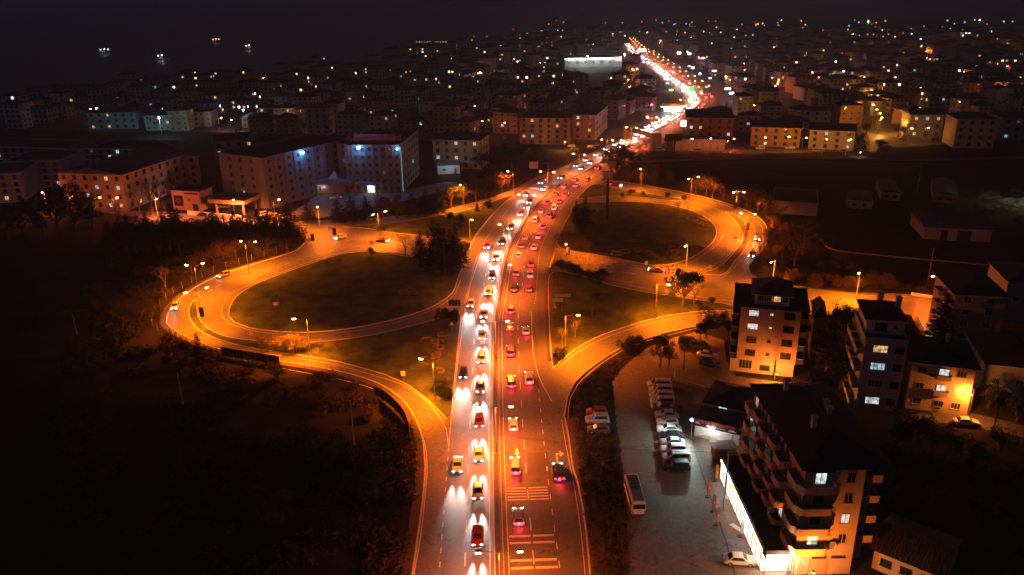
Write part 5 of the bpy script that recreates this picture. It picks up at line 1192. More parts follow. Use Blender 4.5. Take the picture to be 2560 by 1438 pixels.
utility_pole((2321, 697), (2333, 619), 'pale T shaped utility pole in front of the dark house', 1.0, m=CONC); utility_pole((2293, 480), (2295, 415), 'thin pole standing in the dark field on the right', .5, m=CONC)
utility_pole((2480, 1090), (2488, 1010), 'thin dark pole beside the side street', .4)
utility_pole((1808, 1278), (1823, 1128), 'thick concrete utility pole in front of the showroom', 1.3, m=CONC)
utility_pole((1936, 948), (1941, 912), 'wooden pole with a glaring orange lamp in front of the tallest block', .3, (-.8, -3.2, 2600, (1, .25, .03)), WOOD, False)
utility_pole((2421, 1040), (2435, 972), 'pole with an orange lamp at the corner of the orange lit block', .3, (-1.3, -1.5, 1600, (1, .27, .03)), WOOD, False)
utility_pole((1968, 1440), (1981, 1362), 'leaning pole with an orange lamp at the corner of the showroom', .3, (1.2, -5.0, 2700, (1, .24, .02)), WOOD, False)
utility_pole((1817, 374), (1817, 350), 'pole with a red lamp beside the roller door sheds', .3, (0, -.5, 1500, (1, .12, .05)), WOOD, False)
utility_pole((1709, 925), (1711, 850), 'wooden pole standing between the parked vans near the tallest block', .4)
utility_pole((1686, 945), (1687, 920), 'short pale pole at the kerb of the car park', .1, m=FRAMEW, cross=False)
utility_pole((1412, 380), (1413, 352), 'pole with an orange lamp at the corner of the wide apartment block', .3, (0, -.5, 3200, (1, .35, .05)), WOOD, False)
utility_pole((2196, 334), (2197, 296), 'pole with an orange lamp in the bright side street', .3, (0, -.5, 4200, (1, .33, .03)), WOOD, False); utility_pole((2170, 380), (2168, 352), 'unlit pole at the mouth of the bright side street', .2)
utility_pole((2251, 338), (2252, 306), 'pole with an orange lamp above the orange lit trees', .3, (0, -.5, 3500, (1, .33, .03)), WOOD, False)
utility_pole((2149, 392), (2149, 377), 'short post with a cool white lamp in front of the right arched gable house', .1, (0, -.3, 300, (.5, .8, 1)), WOOD, False)
def board(b_, w, h0, h1, label, m, col2=None, name='road_sign', rz=0, posts=2, tri=False, cat='sign'):
    g = P(*b_); r = thing(name, label, cat, (g.x, g.y, .1), rz)
    for x in ((-w * .35, w * .35) if posts == 2 else (0,)): m_ = MB(); m_.tube([(x, 0, 0), (x, 0, h1 - .05)], .05 if h1 < 6 else .18, 6); m_.build('post', STEEL, r)
    m_ = MB()
    if tri: m_.prism([(-.5, 0), (.5, 0), (0, .87)], -.03, .03); o = m_.build('panel', m, r, (0, -.08, h0)); o.rotation_euler = (PI/2, 0, 0)
    else: m_.box(-w/2, w/2, -.12, -.06, h0, h1); m_.build('panel', m, r)
    return r
SIGNBLUE = mat('sign_blue', (.05, .09, .22), rough=.5); SW = mat('sign_face_white', (.5, .5, .5), rough=.5); SPINK = mat('sign_face_grey', (.42, .38, .38), rough=.5)
board((1137, 780), 3, 1.6, 3.2, 'blue direction board at the mouth of the western loop', SIGNBLUE); board((1130, 830), 1, 1.7, 2.5, 'white warning triangle at the tip of the western lawn', SW, posts=1, tri=True)
board((1394, 776), 2.6, 2.2, 3.2, 'small pale direction board on the eastern corner lawn', SW); board((1387, 784), 1, 1.4, 2.3, 'white warning triangle on the eastern corner lawn', SW, posts=1, tri=True)
board((1407, 748), 4.2, .5, 1.4, 'long low pale board lying on the eastern corner lawn', SW); board((1009, 953), .9, 1.2, 2.3, 'small square board at the edge of the lower ramp', SW, posts=1)
board((1386, 898), .8, .4, 1.4, 'black and white chevron marker at the tip of the eastern corner lawn', SIGNB, posts=1); board((1693, 712), 1.2, 2.4, 4.6, 'dark banner beside the big spreading tree', SIGNB, posts=1, name='banner', cat='banner')
for i, (x, y, l) in enumerate([((511), 823, 'outermost western bend'), (785, 628, 'upper western ramp'), (839, 612, 'western junction centre'), (947, 602, 'western junction island'), (1836, 545, 'top of the eastern separator'), (1866, 600, 'middle of the eastern separator'), (1806, 668, 'lower eastern separator'), (1420, 664, 'underpass wall')]):
    board((x, y), 1.1, 3.2, 5.6, 'dark vertical banner on a post at the ' + l, SIGNB if i != 6 else SW, posts=1, name='banner', cat='banner')
for x, y in ((930, 618), (770, 612), (775, 610), (826, 582)): board((x, y), 1.2, .8, 2.0, 'small red and white works sign at the western junction', SIGNR if x == 930 else SW, posts=1)
for x, y in ((630, 845), (500, 800), (492, 768), (1775, 676), (1615, 666)): board((x, y), .9, .5, 1.6, 'small chevron post on a ramp bend', SPINK, posts=1)
g = P(1517, 548); hh = height((1517, 548), (1517, 430)); r = thing('tall_sign', 'very tall blue pillar with a pale board on top in the eastern loop', 'sign', (g.x, g.y, .1)); m_ = MB(); m_.tube([(0, 0, 0), (0, 0, hh - 2)], [.55, .5], 10); m_.build('pillar', mat('pillar_blue', (.02, .04, .16)), r); m_ = MB(); m_.box(-1.6, 1.6, -.4, .4, hh - 3, hh); m_.build('panel', SPINK, r); m_ = MB(); m_.box(-1.9, 1.9, -.5, .5, hh, hh + .2); m_.box(-1.4, 1.4, -.6, .6, hh - 4.0, hh - 3.8); m_.build('catwalk', DARKM, r)
g = P(1677, 390); hh = height((1677, 390), (1683, 335)); r = thing('billboard', 'dark red billboard on two pillars beside the footbridge', 'billboard', (g.x, g.y, 0))
for x in (-2, 1.5): m_ = MB(); m_.tube([(x, 0, 0), (x, 0, hh - 1)], .45, 8); m_.build('pillar', DARKM, r)
m_ = MB(); m_.box(-3.5, 5, -.5, -.2, hh - 3.4, hh); m_.build('panel', mat('billboard_red', (.12, .03, .03)), r)
board((1706, 350), 3, 7, 10, 'bright white light box on a pole left of the red and cream block', mat('light_box', (1, 1, 1), emis=3, ecol=(1, .96, .9)), posts=1, name='light_box')
g = P(1370, 450); hh = height((1370, 450), (1369, 409)); r = thing('road_gantry', 'road sign gantry arm with a pale board above the hospital slip road', 'sign', (g.x, g.y, 0)); m_ = MB(); m_.tube([(0, 0, 0), (0, 0, hh), (-6.5, 0, hh + .1)], .18, 7); m_.build('mast', STEEL, r); m_ = MB(); m_.box(-8, -4.2, -.25, -.15, hh - 2.0, hh + .9); m_.build('panel', SPINK, r)
# footbridge
a, c = P(1572, 352).xy, P(1634, 374).xy; d = c - a; r = thing('footbridge', 'dark footbridge crossing the main road before the bend', 'footbridge', (a.x, a.y, 0), math.atan2(d.y, d.x)); Lf = d.length
m_ = MB(); m_.box(-2, Lf + 2, -1.3, 1.3, 5.6, 6.0); m_.box(-2, Lf + 2, -1.3, -1.2, 6.0, 7.2); m_.box(-2, Lf + 2, 1.2, 1.3, 6.0, 7.2); m_.build('deck', DARKM, r)
for x in (-2.5, Lf + .5):
    m_ = MB(); m_.box(x, x + 2.5, -2.4, 2.4, 0, 8.0); t_ = m_.build('tower', CONC, r); m_ = MB(); m_.box(x - .3, x + 2.8, -2.7, 2.7, 8.0, 8.2); m_.build('roof', DARKM, t_)
m_ = MB(); st_ = [(Lf + 3, -2.0), (Lf + 3, -11)]; m_.face([(Lf + .5, -2.4, 5.8), (Lf + 3, -2.4, 5.8), (Lf + 3, -14, .1), (Lf + .5, -14, .1)]); m_.face([(Lf + .5, -2.4, 5.5), (Lf + .5, -14, -.1), (Lf + 3, -14, -.1), (Lf + 3, -2.4, 5.5)]); m_.box(Lf+.5, Lf+3, -2.45, -2.4, 5.5, 5.8); m_.build('stair', CONC, r)
# green tank, hedge swirls
g = P(1478, 527); r = thing('storage_tank', 'green horizontal tank with a pale round end on the eastern loop lawn', 'tank', (g.x, g.y, .13), -.35); m_ = MB(); m_.tube([(-4.2, 0, 1.3), (-4.0, 0, 1.3), (4.0, 0, 1.3), (4.2, 0, 1.3)], [.9, 1.2, 1.2, .9], 18); m_.build('barrel', mat('tank_green', (.10, .20, .06)), r); m_ = MB(); m_.tube([(4.21, 0, 1.3), (4.3, 0, 1.3)], .85, 16); m_.build('end_plate', FRAMEW, r)
for x in (-2.5, 2.5): m_ = MB(); m_.box(x - .25, x + .25, -.9, .9, 0, .5); m_.build('saddle', CONC, r)
HB_ = mat('clipped_hedge', (.16, .12, .05), noise=.4, scale=3)
def swirl(label, items):
    r = thing('hedge_ornament', label, 'hedge')
    for (px, py, rad, t0, turns, sgn) in items:
        g = P(px, py).xy; pts = []
        n = int(22 * turns)
        for k in range(n + 1):
            t = t0 + sgn * 2 * PI * turns * k / n; q = rad * (.25 + .75 * k / n); pts.append(g + Vector((math.cos(t), math.sin(t))) * q)
        ribbon(MB(), pts, .38, .1, .5).build('scroll', HB_, r)
    return r
swirl('row of curling hedge scrolls at the foot of the eastern loop lawn', [(1538, 636, 2.4, 0, 1.4, 1), (1565, 631, 2.6, 2, 1.2, -1), (1592, 628, 2.6, 1, 1.3, 1), (1618, 634, 2.4, 0, 1.3, -1), (1638, 640, 2.2, 3, 1.3, 1), (1656, 648, 1.6, 3, 1.2, 1), (1602, 640, 5, -.6, .35, 1)])
swirl('cluster of hedge scrolls at the lower right of the eastern loop lawn', [(1681, 623, 2.2, 0, 1.3, 1), (1695, 618, 2.2, 1, 1.3, -1), (1684, 634, 2.2, 2, 1.3, 1), (1690, 645, 2.0, 3, 1.3, -1), (1730, 622, 4, 2.4, .4, -1)])
swirl('faint hedge scrolls on the right side of the eastern loop lawn', [(1728, 550, 3, 0, 1.2, 1), (1745, 556, 3, 1, 1.2, -1), (1762, 566, 2.6, 2, 1.2, 1)])
swirl('column of curling hedge scrolls on the western lawn tip', [(1105, 838, 1.6, 0, 1, 1), (1090, 858, 1.8, 1, 1.2, -1), (1098, 872, 1.5, 2, 1.2, 1), (1094, 890, 1.5, 2.4, 1.2, -1), (1086, 903, 1.4, 1, 1.2, 1), (1066, 900, 2.6, 1.4, .6, 1), (1097, 932, 1.8, 4.6, .6, 1), (1078, 850, 3, 1.8, .35, 1)])
swirl('faint three leaved hedge figure on the western loop lawn', [(1008, 733, 1.8, 0, 1, 1), (1022, 729, 1.8, 2, 1, 1), (1036, 735, 1.8, 4, 1, 1)])
m_ = MB()
for k in range(9): pass
g = P(692, 764); r = thing('boulder', 'small pale rock on the western loop lawn', 'rock', (g.x, g.y, .13)); m_ = MB(); m_.prism([(-.9, -.4), (.3, -.6), (.9, 0), (.4, .5), (-.6, .5)], 0, .7); bevel(m_.build('rock', KERB, r), .18)
# feather banners
for i, (x, y) in enumerate([(1787, 1203), (1768, 1243), (1780, 1279), (1790, 1313), (1850, 1342)]):
    g = P(x, y); r = thing('feather_flag', ['orange feather flag nearest the utility kiosk', 'broad orange feather flag, second from the kiosk', 'narrow orange feather flag left of the thick concrete pole', 'orange feather flag nearest the parked white sedan', 'white lit feather flag against the showroom glass'][i], 'flag', (g.x, g.y, .02), R.uniform(-.4, .4))
    m_ = MB(); m_.tube([(0, 0, 0), (0, 0, 3.0), (.1, 0, 3.2)], .025, 5); m_.build('pole', DARKM, r); m_ = MB(); m_.tube([(0, 0, 0), (0, 0, .18)], .32, 10); m_.build('foot', DARKM, r)
    m_ = MB(); m_.prism([(.04, .5), (.5, .6), (.55, 1.6), (.5, 2.8), (.3, 3.15), (.04, 3.2)], -.012, .012); o = m_.build('banner', mat('flag_orange', (.6, .13, .03)) if i < 4 else SW, r); o.rotation_euler = (PI/2, 0, 0)
    m_ = MB(); m_.face([(.2, -.016, 1.5), (.38, -.016, 1.5), (.38, -.016, 1.85), (.2, -.016, 1.85)]); m_.build('emblem', FRAMEW, o).rotation_euler = (-PI/2, 0, 0)
# low walls and paved bands of the car park
def lowwall(pxs, h, label, m=CONC, w=.3):
    pts = catmull(W(pxs), 2); o = ribbon(MB(), pts, w, -.05, h).build('low_wall', m); tag(o, label, 'low wall')
lowwall([(1686, 950), (1760, 975), (1850, 985)], .8, 'low pale wall along the top edge of the car park'); lowwall([(1520, 960), (1490, 1000)], .3, 'x') if False else None
lowwall([(2277, 738), (2354, 750)], .8, 'low whitewashed wall at the end of the cross road', WALLS['white']); lowwall([(2292, 798), (2312, 838)], 1.1, 'short sloping wall beside the tall black conifer')
lowwall([(1560, 408), (1900, 398), (2300, 402), (2700, 392)], .9, 'long low boundary wall across the dark field'); lowwall([(2050, 600), (2080, 625), (2200, 640), (2640, 678)], .4, 'faint kerb line curving through the dark ground')
lowwall([(470, 537), (540, 543), (605, 550)], 1.6, 'pale railing wall in front of the petrol canopy', WALLS['white'])
for (a_, c_, wd_, m0) in (((1812, 1238), (1850, 1262), 1.0, KERB), ((1828, 1310), (1890, 1352), .8, KERB), ((1824, 1318), (1878, 1362), .7, mat('red_paving', (.3, .05, .04)))):
    struct(ribbon(MB(), W([a_, c_]), wd_, .028).build('paving_band', m0))
struct(ribbon(MB(), catmull(W([(1738, 1130), (1775, 1240), (1810, 1340), (1838, 1438)]), 2), .25, .028).build('drain_line', DARKM))
# overhead wires
def wire(a, b, label, sag=1.2):
    a, b = Vector(a), Vector(b); m_ = MB(); m_.tube([a.lerp(b, k / 14) - Vector((0, 0, sag * 4 * (k/14) * (1 - k/14))) for k in range(15)], .015, 3); o = m_.build('overhead_wire', DARKM); tag(o, label, 'wire', 'overhead wires')
g1, g2 = P(888, 1135), P(1808, 1278); h1, h2 = height((888, 1135), (877, 1000)), height((1808, 1278), (1823, 1128))
for k in (-1, 0, 1): wire((g1.x + k, g1.y, h1 - .2), (g2.x + k, g2.y, h2 - .2), 'thin overhead wire spanning the whole junction between the two tall poles', 2.5)

# ------------------------------------------------------------------ parked vehicles
def pcar(kind, col, px, py, hd, label, group=None, z=.05): g = P(px, py); return car(kind, col, g, hd, label, group, z=z)
lot = [(1647, 968, 'van', 'white', 'furthest white van, first of the parked row'), (1651, 983, 'van', 'white', 'white van, second of the parked row'), (1653, 998, 'van', 'white', 'white van, third of the parked row'), (1655, 1012, 'van', 'white', 'white van, fourth of the parked row'), (1657, 1026, 'suv', 'maroon', 'maroon car in the parked row beside the white vans'),
       (1666, 1043, 'sedan', 'white', 'white sedan right below the maroon car in the parked row'), (1668, 1061, 'hatchback', 'white', 'white hatchback level with the dealer floodlight in the parked row'), (1672, 1079, 'sedan', 'white', 'white sedan above the dark sedan in the parked row'), (1678, 1096, 'sedan', 'black', 'dark sedan in the middle of the parked row'), (1680, 1113, 'sedan', 'silver', 'silver sedan below the dark sedan in the parked row'),
       (1683, 1132, 'suv', 'white', 'white car with roof rack, third from the near end of the row'), (1690, 1152, 'van', 'white', 'white van, second from the near end of the parked row'), (1690, 1174, 'suv', 'black', 'dark suv at the near end of the parked row')]
for x, y, k, c, l in lot: pcar(k, c, x, y, (-1, .05), l, 'cars in the parked row')
for x, y, k, c, l in [(1491, 1036, 'hatchback', 'red', 'red hatchback, furthest of three cars on the rough verge'), (1493, 1056, 'suv', 'silver', 'silver suv, middle of three cars on the rough verge'), (1495, 1080, 'hatchback', 'grey', 'grey car, nearest of three cars on the rough verge')]: pcar(k, c, x, y, (-1, .02), l, 'cars on the verge')
pcar('sedan', 'white', 1848, 1408, (1, -.12), 'white sedan parked before the glowing end of the showroom'); pcar('sedan', 'white', 2414, 1062, (1, -.18), 'white sedan parked under the corner lamp on the side street')
for x, y, k, c, hd, l in [(1768, 893, 'sedan', 'white', (1, -.5), 'white sedan left of the tallest block'), (1722, 862, 'van', 'black', (1, -.4), 'black van under the trees left of the tallest block'), (1750, 872, 'van', 'grey', (1, -.4), 'grey van behind the white sedan'), (1775, 915, 'suv', 'black', (1, -.5), 'black suv below the white sedan near the tallest block')]: pcar(k, c, x, y, hd, l)
for x, y, k, c, l in [(1975, 373, 'sedan', 'white', 'white car before the left arched gable house'), (2040, 380, 'hatchback', 'silver', 'silver car before the right arched gable house'), (2065, 381, 'sedan', 'grey', 'grey car in the middle before the right arched gable house'), (2110, 381, 'sedan', 'red', 'red car at the right end of the arched gable house'), (2258, 348, 'sedan', 'beige', 'beige car on the bright side street'), (2316, 350, 'sedan', 'silver', 'silver car at the far end of the bright side street'),
                      (2200, 356, 'van', 'beige', 'beige van, furthest in the small side car park'), (2208, 361, 'suv', 'black', 'black suv in the small side car park'), (2214, 368, 'sedan', 'silver', 'silver sedan, nearest in the small side car park'), (2155, 372, 'hatchback', 'grey', 'grey hatchback under the pine at the side street'),
                      (510, 540, 'sedan', 'black', 'black car passing the gatehouse'), (1428, 368, 'hatchback', 'white', 'white hatchback by the wide apartment block lamp'), (1436, 375, 'sedan', 'grey', 'grey sedan by the wide apartment block lamp'), (1478, 372, 'suv', 'black', 'black suv between the side street and the slip road'), (1488, 366, 'sedan', 'silver', 'silver sedan near the square window block'), (840, 497, 'sedan', 'white', 'white car before the hospital porch'),
                      (1650, 378, 'van', 'white', 'white van beside the billboard pillars'), (1740, 380, 'van', 'beige', 'beige lorry before the roller doors'), (1900, 374, 'suv', 'white', 'white suv before the left arched gable house'), (560, 520, 'sedan', 'white', 'white car behind the petrol canopy')]: pcar(k, c, x, y, (1, .02) if R.random() < .5 else (-1, .02), l)
for x, y, k, c, l in [(665, 540, 'van', 'white', 'white van, left of the three by the hospital drive'), (690, 545, 'van', 'silver', 'silver van, middle of the three by the hospital drive'), (708, 548, 'van', 'white', 'white van, right of the three by the hospital drive')]: pcar(k, c, x, y, (.8, .6), l)
# white minibus
g = P(1586, 1256); r = thing('minibus', 'white minibus with a glass roof hatch parked in the open car park', 'bus', (g.x, g.y, .03), PI/2 + .02)
bp = mat('car_paint_bus', (.75, .75, .75), rough=.35, spec=.5); m_ = MB(); m_.box(-3.9, 3.9, -1.1, 1.1, .35, 2.75); bevel(m_.build('body', bp, r), .16, 3)
m_ = MB(); m_.box(-3.5, -.9, -.8, .8, 2.76, 2.86); m_.build('air_unit', mat('bus_roof_grey', (.2, .2, .22)), r); m_ = MB(); m_.box(-.7, 3.4, -.85, .85, 2.755, 2.79); m_.build('roof_panel', mat('bus_roof_brown', (.09, .07, .07)), r)
for k in range(4): m_ = MB(); m_.box(-.5 + k, -.44 + k, -.8, .8, 2.80, 2.84); m_.build('roof_rib', STEEL, r)
m_ = MB(); m_.box(-3.93, -3.905, -.9, .9, 1.55, 2.4); m_.build('rear_window', DIM_GLASS, r); m_ = MB(); m_.box(3.905, 3.93, -.95, .95, 1.4, 2.5); m_.build('windscreen', DIM_GLASS, r)
for s_ in (-1, 1):
    for k in range(5): m_ = MB(); m_.box(-3.3 + k * 1.35, -2.1 + k * 1.35, s_ * 1.105 - .01, s_ * 1.105 + .01, 1.5, 2.3); m_.build('side_window', DIM_GLASS, r)
    m_ = MB(); m_.box(-3.95, -3.9, s_ * .9 - .12, s_ * .9 + .12, .7, 1.2); m_.build('taillight', REDOFF, r)
    for x in (-2.4, 2.5): m_ = MB(); m_.tube([(x, s_ * 1.0, .42), (x, s_ * 1.14, .42)], .42, 14); m_.tube([(x, s_ * 1.13, .42), (x, s_ * 1.16, .42)], .22, 10, 1); m_.build('wheel', [TYRE, RIM], r)
m_ = MB(); m_.box(-3.97, -3.9, -1.0, 1.0, .42, .62); m_.build('bumper', DARKM, r); m_ = MB(); m_.box(-3.925, -3.91, -.3, .3, .8, .95); m_.build('number_plate', FRAMEW, r)
for k in (0, 1): m_ = MB(); m_.box(-3.925, -3.91, -.35, .35, 1.2 + k * .14, 1.24 + k * .14); m_.build('badge', DARKM, r)
# ------------------------------------------------------------------ the town behind
near_med = median[::6]
def road_d(p): return min((p - q).length for q in near_med)
blds = [(T.matrix_world.translation.xy if False else Vector(T.location[:2])) for T in C.objects if T.parent is None and T.get('category') in ('apartment block', 'hospital', 'shed', 'house', 'shop', 'workshop')]
def zone(px):
    return 'left' if px < 800 else 'middle' if px < 1500 else 'right'
cells = []
tl = W(town)
def grid_cells(ang, ox, sx, sy, cond, skipc, skipr):
    ca, sa = math.cos(ang), math.sin(ang)
    for i in range(-90, 130):
        for j in range(0, 110):
            if i % skipc == 0 or j % skipr == 0: continue
            x, y = i * sx + R.uniform(-2, 2), j * sy + R.uniform(-2, 2); p = Vector((x * ca - y * sa + ox, x * sa + y * ca + 330))
            if p.y < 330 or p.y > 2100 or not inside(p, tl) or not cond(p): continue
            if road_d(p) < 30: continue
            qx, qy = px_of((p.x, p.y, 0))
            if 1395 < qx < 1575 and 148 < qy < 205: continue
            if p.y < 700 and any((p - q).length < 30 for q in blds): continue
            cells.append((p, ang))
xr = lambda p: px_of((p.x, p.y, 0))
def medx(p):
    q = min(near_med, key=lambda q: abs(q.y - p.y)); return q.x
grid_cells(-.22, 0, 17.5, 19.5, lambda p: p.x < medx(p), 6, 4)
grid_cells(-.10, 60, 18, 20, lambda p: p.x >= medx(p), 6, 4)
cells = [c for c in cells if -60 < xr(c[0])[0] < 2620 and R.random() < (.92 if c[0].y < 800 else .8)]
cells.sort(key=lambda c: c[0].length)
wn = list(WALLS); HM = [WALLS[n] for n in wn] + [ROOFD, ROOFT, DIM_GLASS, F_WARM, F_WHITE, W_CYAN, F_DIM, FRAMEW]
iR, iG = len(wn), len(wn) + 2
def house_mb(w, d, fl, wi, far, rng):
    mb = MB(); h = fl * 2.95; mb.box(-w/2, w/2, -d/2, d/2, 0, h, wi); ov = .7; rr = iR if rng.random() < .75 else iR + 1
    x0, x1, y0, y1 = -w/2 - ov, w/2 + ov, -d/2 - ov, d/2 + ov; z = h; rise = 2.4; nl = 0
    if w > d: a, b = (x0 + d/2, 0, z + rise), (x1 - d/2, 0, z + rise)
    else: a, b = (0, y0 + w/2, z + rise), (0, y1 - w/2, z + rise)
    c = [(x0, y0, z), (x1, y0, z), (x1, y1, z), (x0, y1, z)]
    if w > d: fs = [[c[0], c[1], b, a], [c[2], c[3], a, b], [c[1], c[2], b], [c[3], c[0], a]]
    else: fs = [[c[0], c[1], a], [c[2], c[3], b], [c[1], c[2], b, a], [c[3], c[0], a, b]]
    for f in fs: mb.face(f, rr)
    mb.face([c[3], c[2], c[1], c[0]], len(HM) - 1)
    q = rng.random(); lit_p = .03
    if q < .35: lit_p = .11
    for r in range(fl):
        z = r * 2.95 + 1.7
        if not far: mb.box(-w/2 + 1, w/2 - 1, -d/2 - 1.0, -d/2, r * 2.95 + 2.8, r * 2.95 + 2.95, wi) if r < fl - 1 and wi % 2 else None
        n = int(w / 3)
        for k in range(n):
            u = -w/2 + w * (k + .5) / n; l = rng.random() < lit_p
            if far and not l: continue
            s = .75 if not far else .9; mi = iG if not l else rng.choice((iG + 1, iG + 2, iG + 4, iG + 3, iG + 4)); nl += l
            mb.face([(u - s, -d/2 - .04, z - .7), (u + s, -d/2 - .04, z - .7), (u + s, -d/2 - .04, z + .7), (u - s, -d/2 - .04, z + .7)], mi)
        n = int(d / 3.4)
        for sd in (-1, 1):
            for k in range(n):
                u = -d/2 + d * (k + .5) / n; l = rng.random() < lit_p
                if far and not l: continue
                mi = iG if not l else rng.choice((iG + 1, iG + 2, iG + 3, iG + 4, iG + 4)); x = sd * (w/2 + .04); nl += l
                f = [(x, u - .7, z - .7), (x, u + .7, z - .7), (x, u + .7, z + .7), (x, u - .7, z + .7)]; mb.face(f if sd > 0 else f[::-1], mi)
    return mb, nl
FLN = {2: 'two', 3: 'three', 4: 'four', 5: 'five'}; NLN = {0: 'no lit window', 1: 'one lit window', 2: 'two lit windows', 3: 'a few lit windows'}
far = MB(); ni = 0
for ci, (p, ang) in enumerate(cells):
    w, d = R.uniform(10, 15.5), R.uniform(9, 13); fl = R.choice((3, 3, 4, 4, 5, 2)); 
    if p.y > 900: fl = R.choice((3, 4, 5, 5))
    wi = R.randrange(len(wn)); a = ang + R.choice((0, 0, PI/2)) + .3 * math.sin(p.x * .013 + p.y * .009) + R.uniform(-.08, .08); col = wn[wi]
    if ci < 60:
        rise = R.uniform(2, 2.8); nlit = R.choice((0, 1, 1, 2, 3, 4)); rows_ = fl; cf = int(w / 3.6)
        b = Bld('town_house', 'x', 'house', (p.x, p.y), a, w, d, fl * 2.95, col, 'houses of the near town'); b.body(); b.hip(rise, .7, R.choice((ROOFD, ROOFT)))
        slots = [(f_, k, r) for f_, n in (('F', cf), ('R', 3), ('L', 3)) for k in range(n) for r in range(fl)]; litset = set(R.sample(range(len(slots)), nlit))
        for si, (f_, k, r) in enumerate(slots):
            b.win(f_, (b.w * (k + .5) / cf) if f_ == 'F' else b.d * (k + .5) / 3, r * 2.95 + 1.6, 1.5, 1.35, R.choice(('warm', 'white', 'cyan')) if si in litset else 'dark', 'w', 2)
        if R.random() < .6:
            for r in range(1, fl): b.balc('F', b.w * .5, r * 2.95 + .1, 4.5, 1.2, .9, None, .1, False)
        b.chimney(b.w * .6, b.d * .6, b.h + rise - .6)
        b.r['label'] = f'{FLN[fl]} storey {col} house with {NLN[min(3, nlit)]}, near town edge, {zone(xr(p)[0])}'; continue
    mb, nl = house_mb(w, d, fl, wi, ci >= 300 - 10, R)
    if ci < 290:
        o = mb.build('town_house', HM); o.location = (p.x, p.y, 0); o.rotation_euler[2] = a
        tag(o, f'far {FLN[fl]} storey {col} house with {NLN[min(3, nl)]}, {zone(xr(p)[0])} of town', 'house', 'houses of the far town')
    else: far.add(mb, Matrix.Translation((p.x, p.y, 0)) @ Matrix.Rotation(a, 4, 'Z'))
o = far.build('distant_houses', HM); o['kind'] = 'stuff'
print('CELLS', len(cells))
# tree crowns between the houses
ft = MB()
for k in range(1500):
    p, a = R.choice(cells[:1500]); q = p + Vector((math.cos(a), math.sin(a))) * R.choice((-9.5, 9.5)) + Vector((R.uniform(-3, 3), R.uniform(-3, 3)))
    if road_d(q) < 16: continue
    rr_ = R.uniform(1.6, 3.4); hh_ = R.uniform(3, 7)
    for _ in range(22):
        d = Vector((R.gauss(0, 1), R.gauss(0, 1), R.gauss(0, 1))).normalized() * rr_; leafquad(ft, Vector((q.x, q.y, hh_)) + d, .8)
ft.build('town_foliage', LEAFD)['kind'] = 'stuff'
# town street lamps
tlamps = []
def tl_street(pa, pb, n, pw, c): 
    a, b = P(*pa).xy, P(*pb).xy
    for k in range(n): tlamps.append((a.lerp(b, (k + .5) / n) + Vector((R.uniform(-2, 2), R.uniform(-2, 2))), pw, c))
TA, TO = (1, .32, .05), (1, .20, .05)
tl_street((1948, 222), (1905, 272), 8, 2600, TO); tl_street((1905, 272), (1870, 300), 3, 1400, TA); tl_street((2160, 215), (2178, 300), 9, 2600, TA); tl_street((2180, 300), (2192, 335), 3, 2600, TA)
tl_street((1582, 185), (1542, 250), 7, 2200, TO); tl_street((1856, 175), (1852, 225), 5, 1600, TO); tl_street((2080, 160), (2110, 180), 3, 5000, TA); tl_street((1810, 205), (1812, 228), 3, 2600, TO); tl_street((2300, 148), (2330, 140), 2, 5500, TA); tl_street((1700, 388), (1850, 384), 3, 2200, TO); tl_street((1880, 380), (2140, 388), 5, 2600, TA); tl_street((2230, 356), (2330, 358), 2, 2000, TA); tl_street((150, 540), (330, 545), 3, 1500, TO); tl_street((1250, 300), (1262, 350), 3, 900, TO)
tl_street((540, 325), (585, 335), 2, 2600, TA); tl_street((640, 335), (690, 330), 2, 1500, TA); tl_street((925, 318), (935, 330), 1, 3500, TA); tl_street((735, 320), (745, 330), 1, 2600, TA); tl_street((2490, 250), (2530, 262), 3, 2000, TO)
free = [c for c in cells if c[0].y < 1500]
for k in range(130):
    p, a = R.choice(free); q = p + Vector((math.cos(a), math.sin(a))) * R.choice((-11, 11)) + Vector((-math.sin(a), math.cos(a))) * R.uniform(-9, -4)
    if xr(q)[0] < 1500 and R.random() < .45: continue
    if inside(q, tl) and road_d(q) > 16: tlamps.append((q, R.uniform(500, 1700) * (1 if xr(q)[0] > 1300 else .6), R.choice((TA, TO, TO))))
for q, pw, c in tlamps:
    r = thing('town_street_lamp', 'orange street lamp shining between the houses of the town', 'street lamp', (q.x, q.y, 0), 0, 'street lamps of the town'); me = lamp_meshes(7.5, 1.2, .1)
    link('pole', me[0], r); link('arm', me[1], r); link('lens', me[3]['sodium_lens_red' if c == TO else 'sodium_lens'], link('lamp_head', me[2], r)); light('POINT', c, pw * TLAMP * .8, (1.5, 0, 7.2), r, radius=.2)
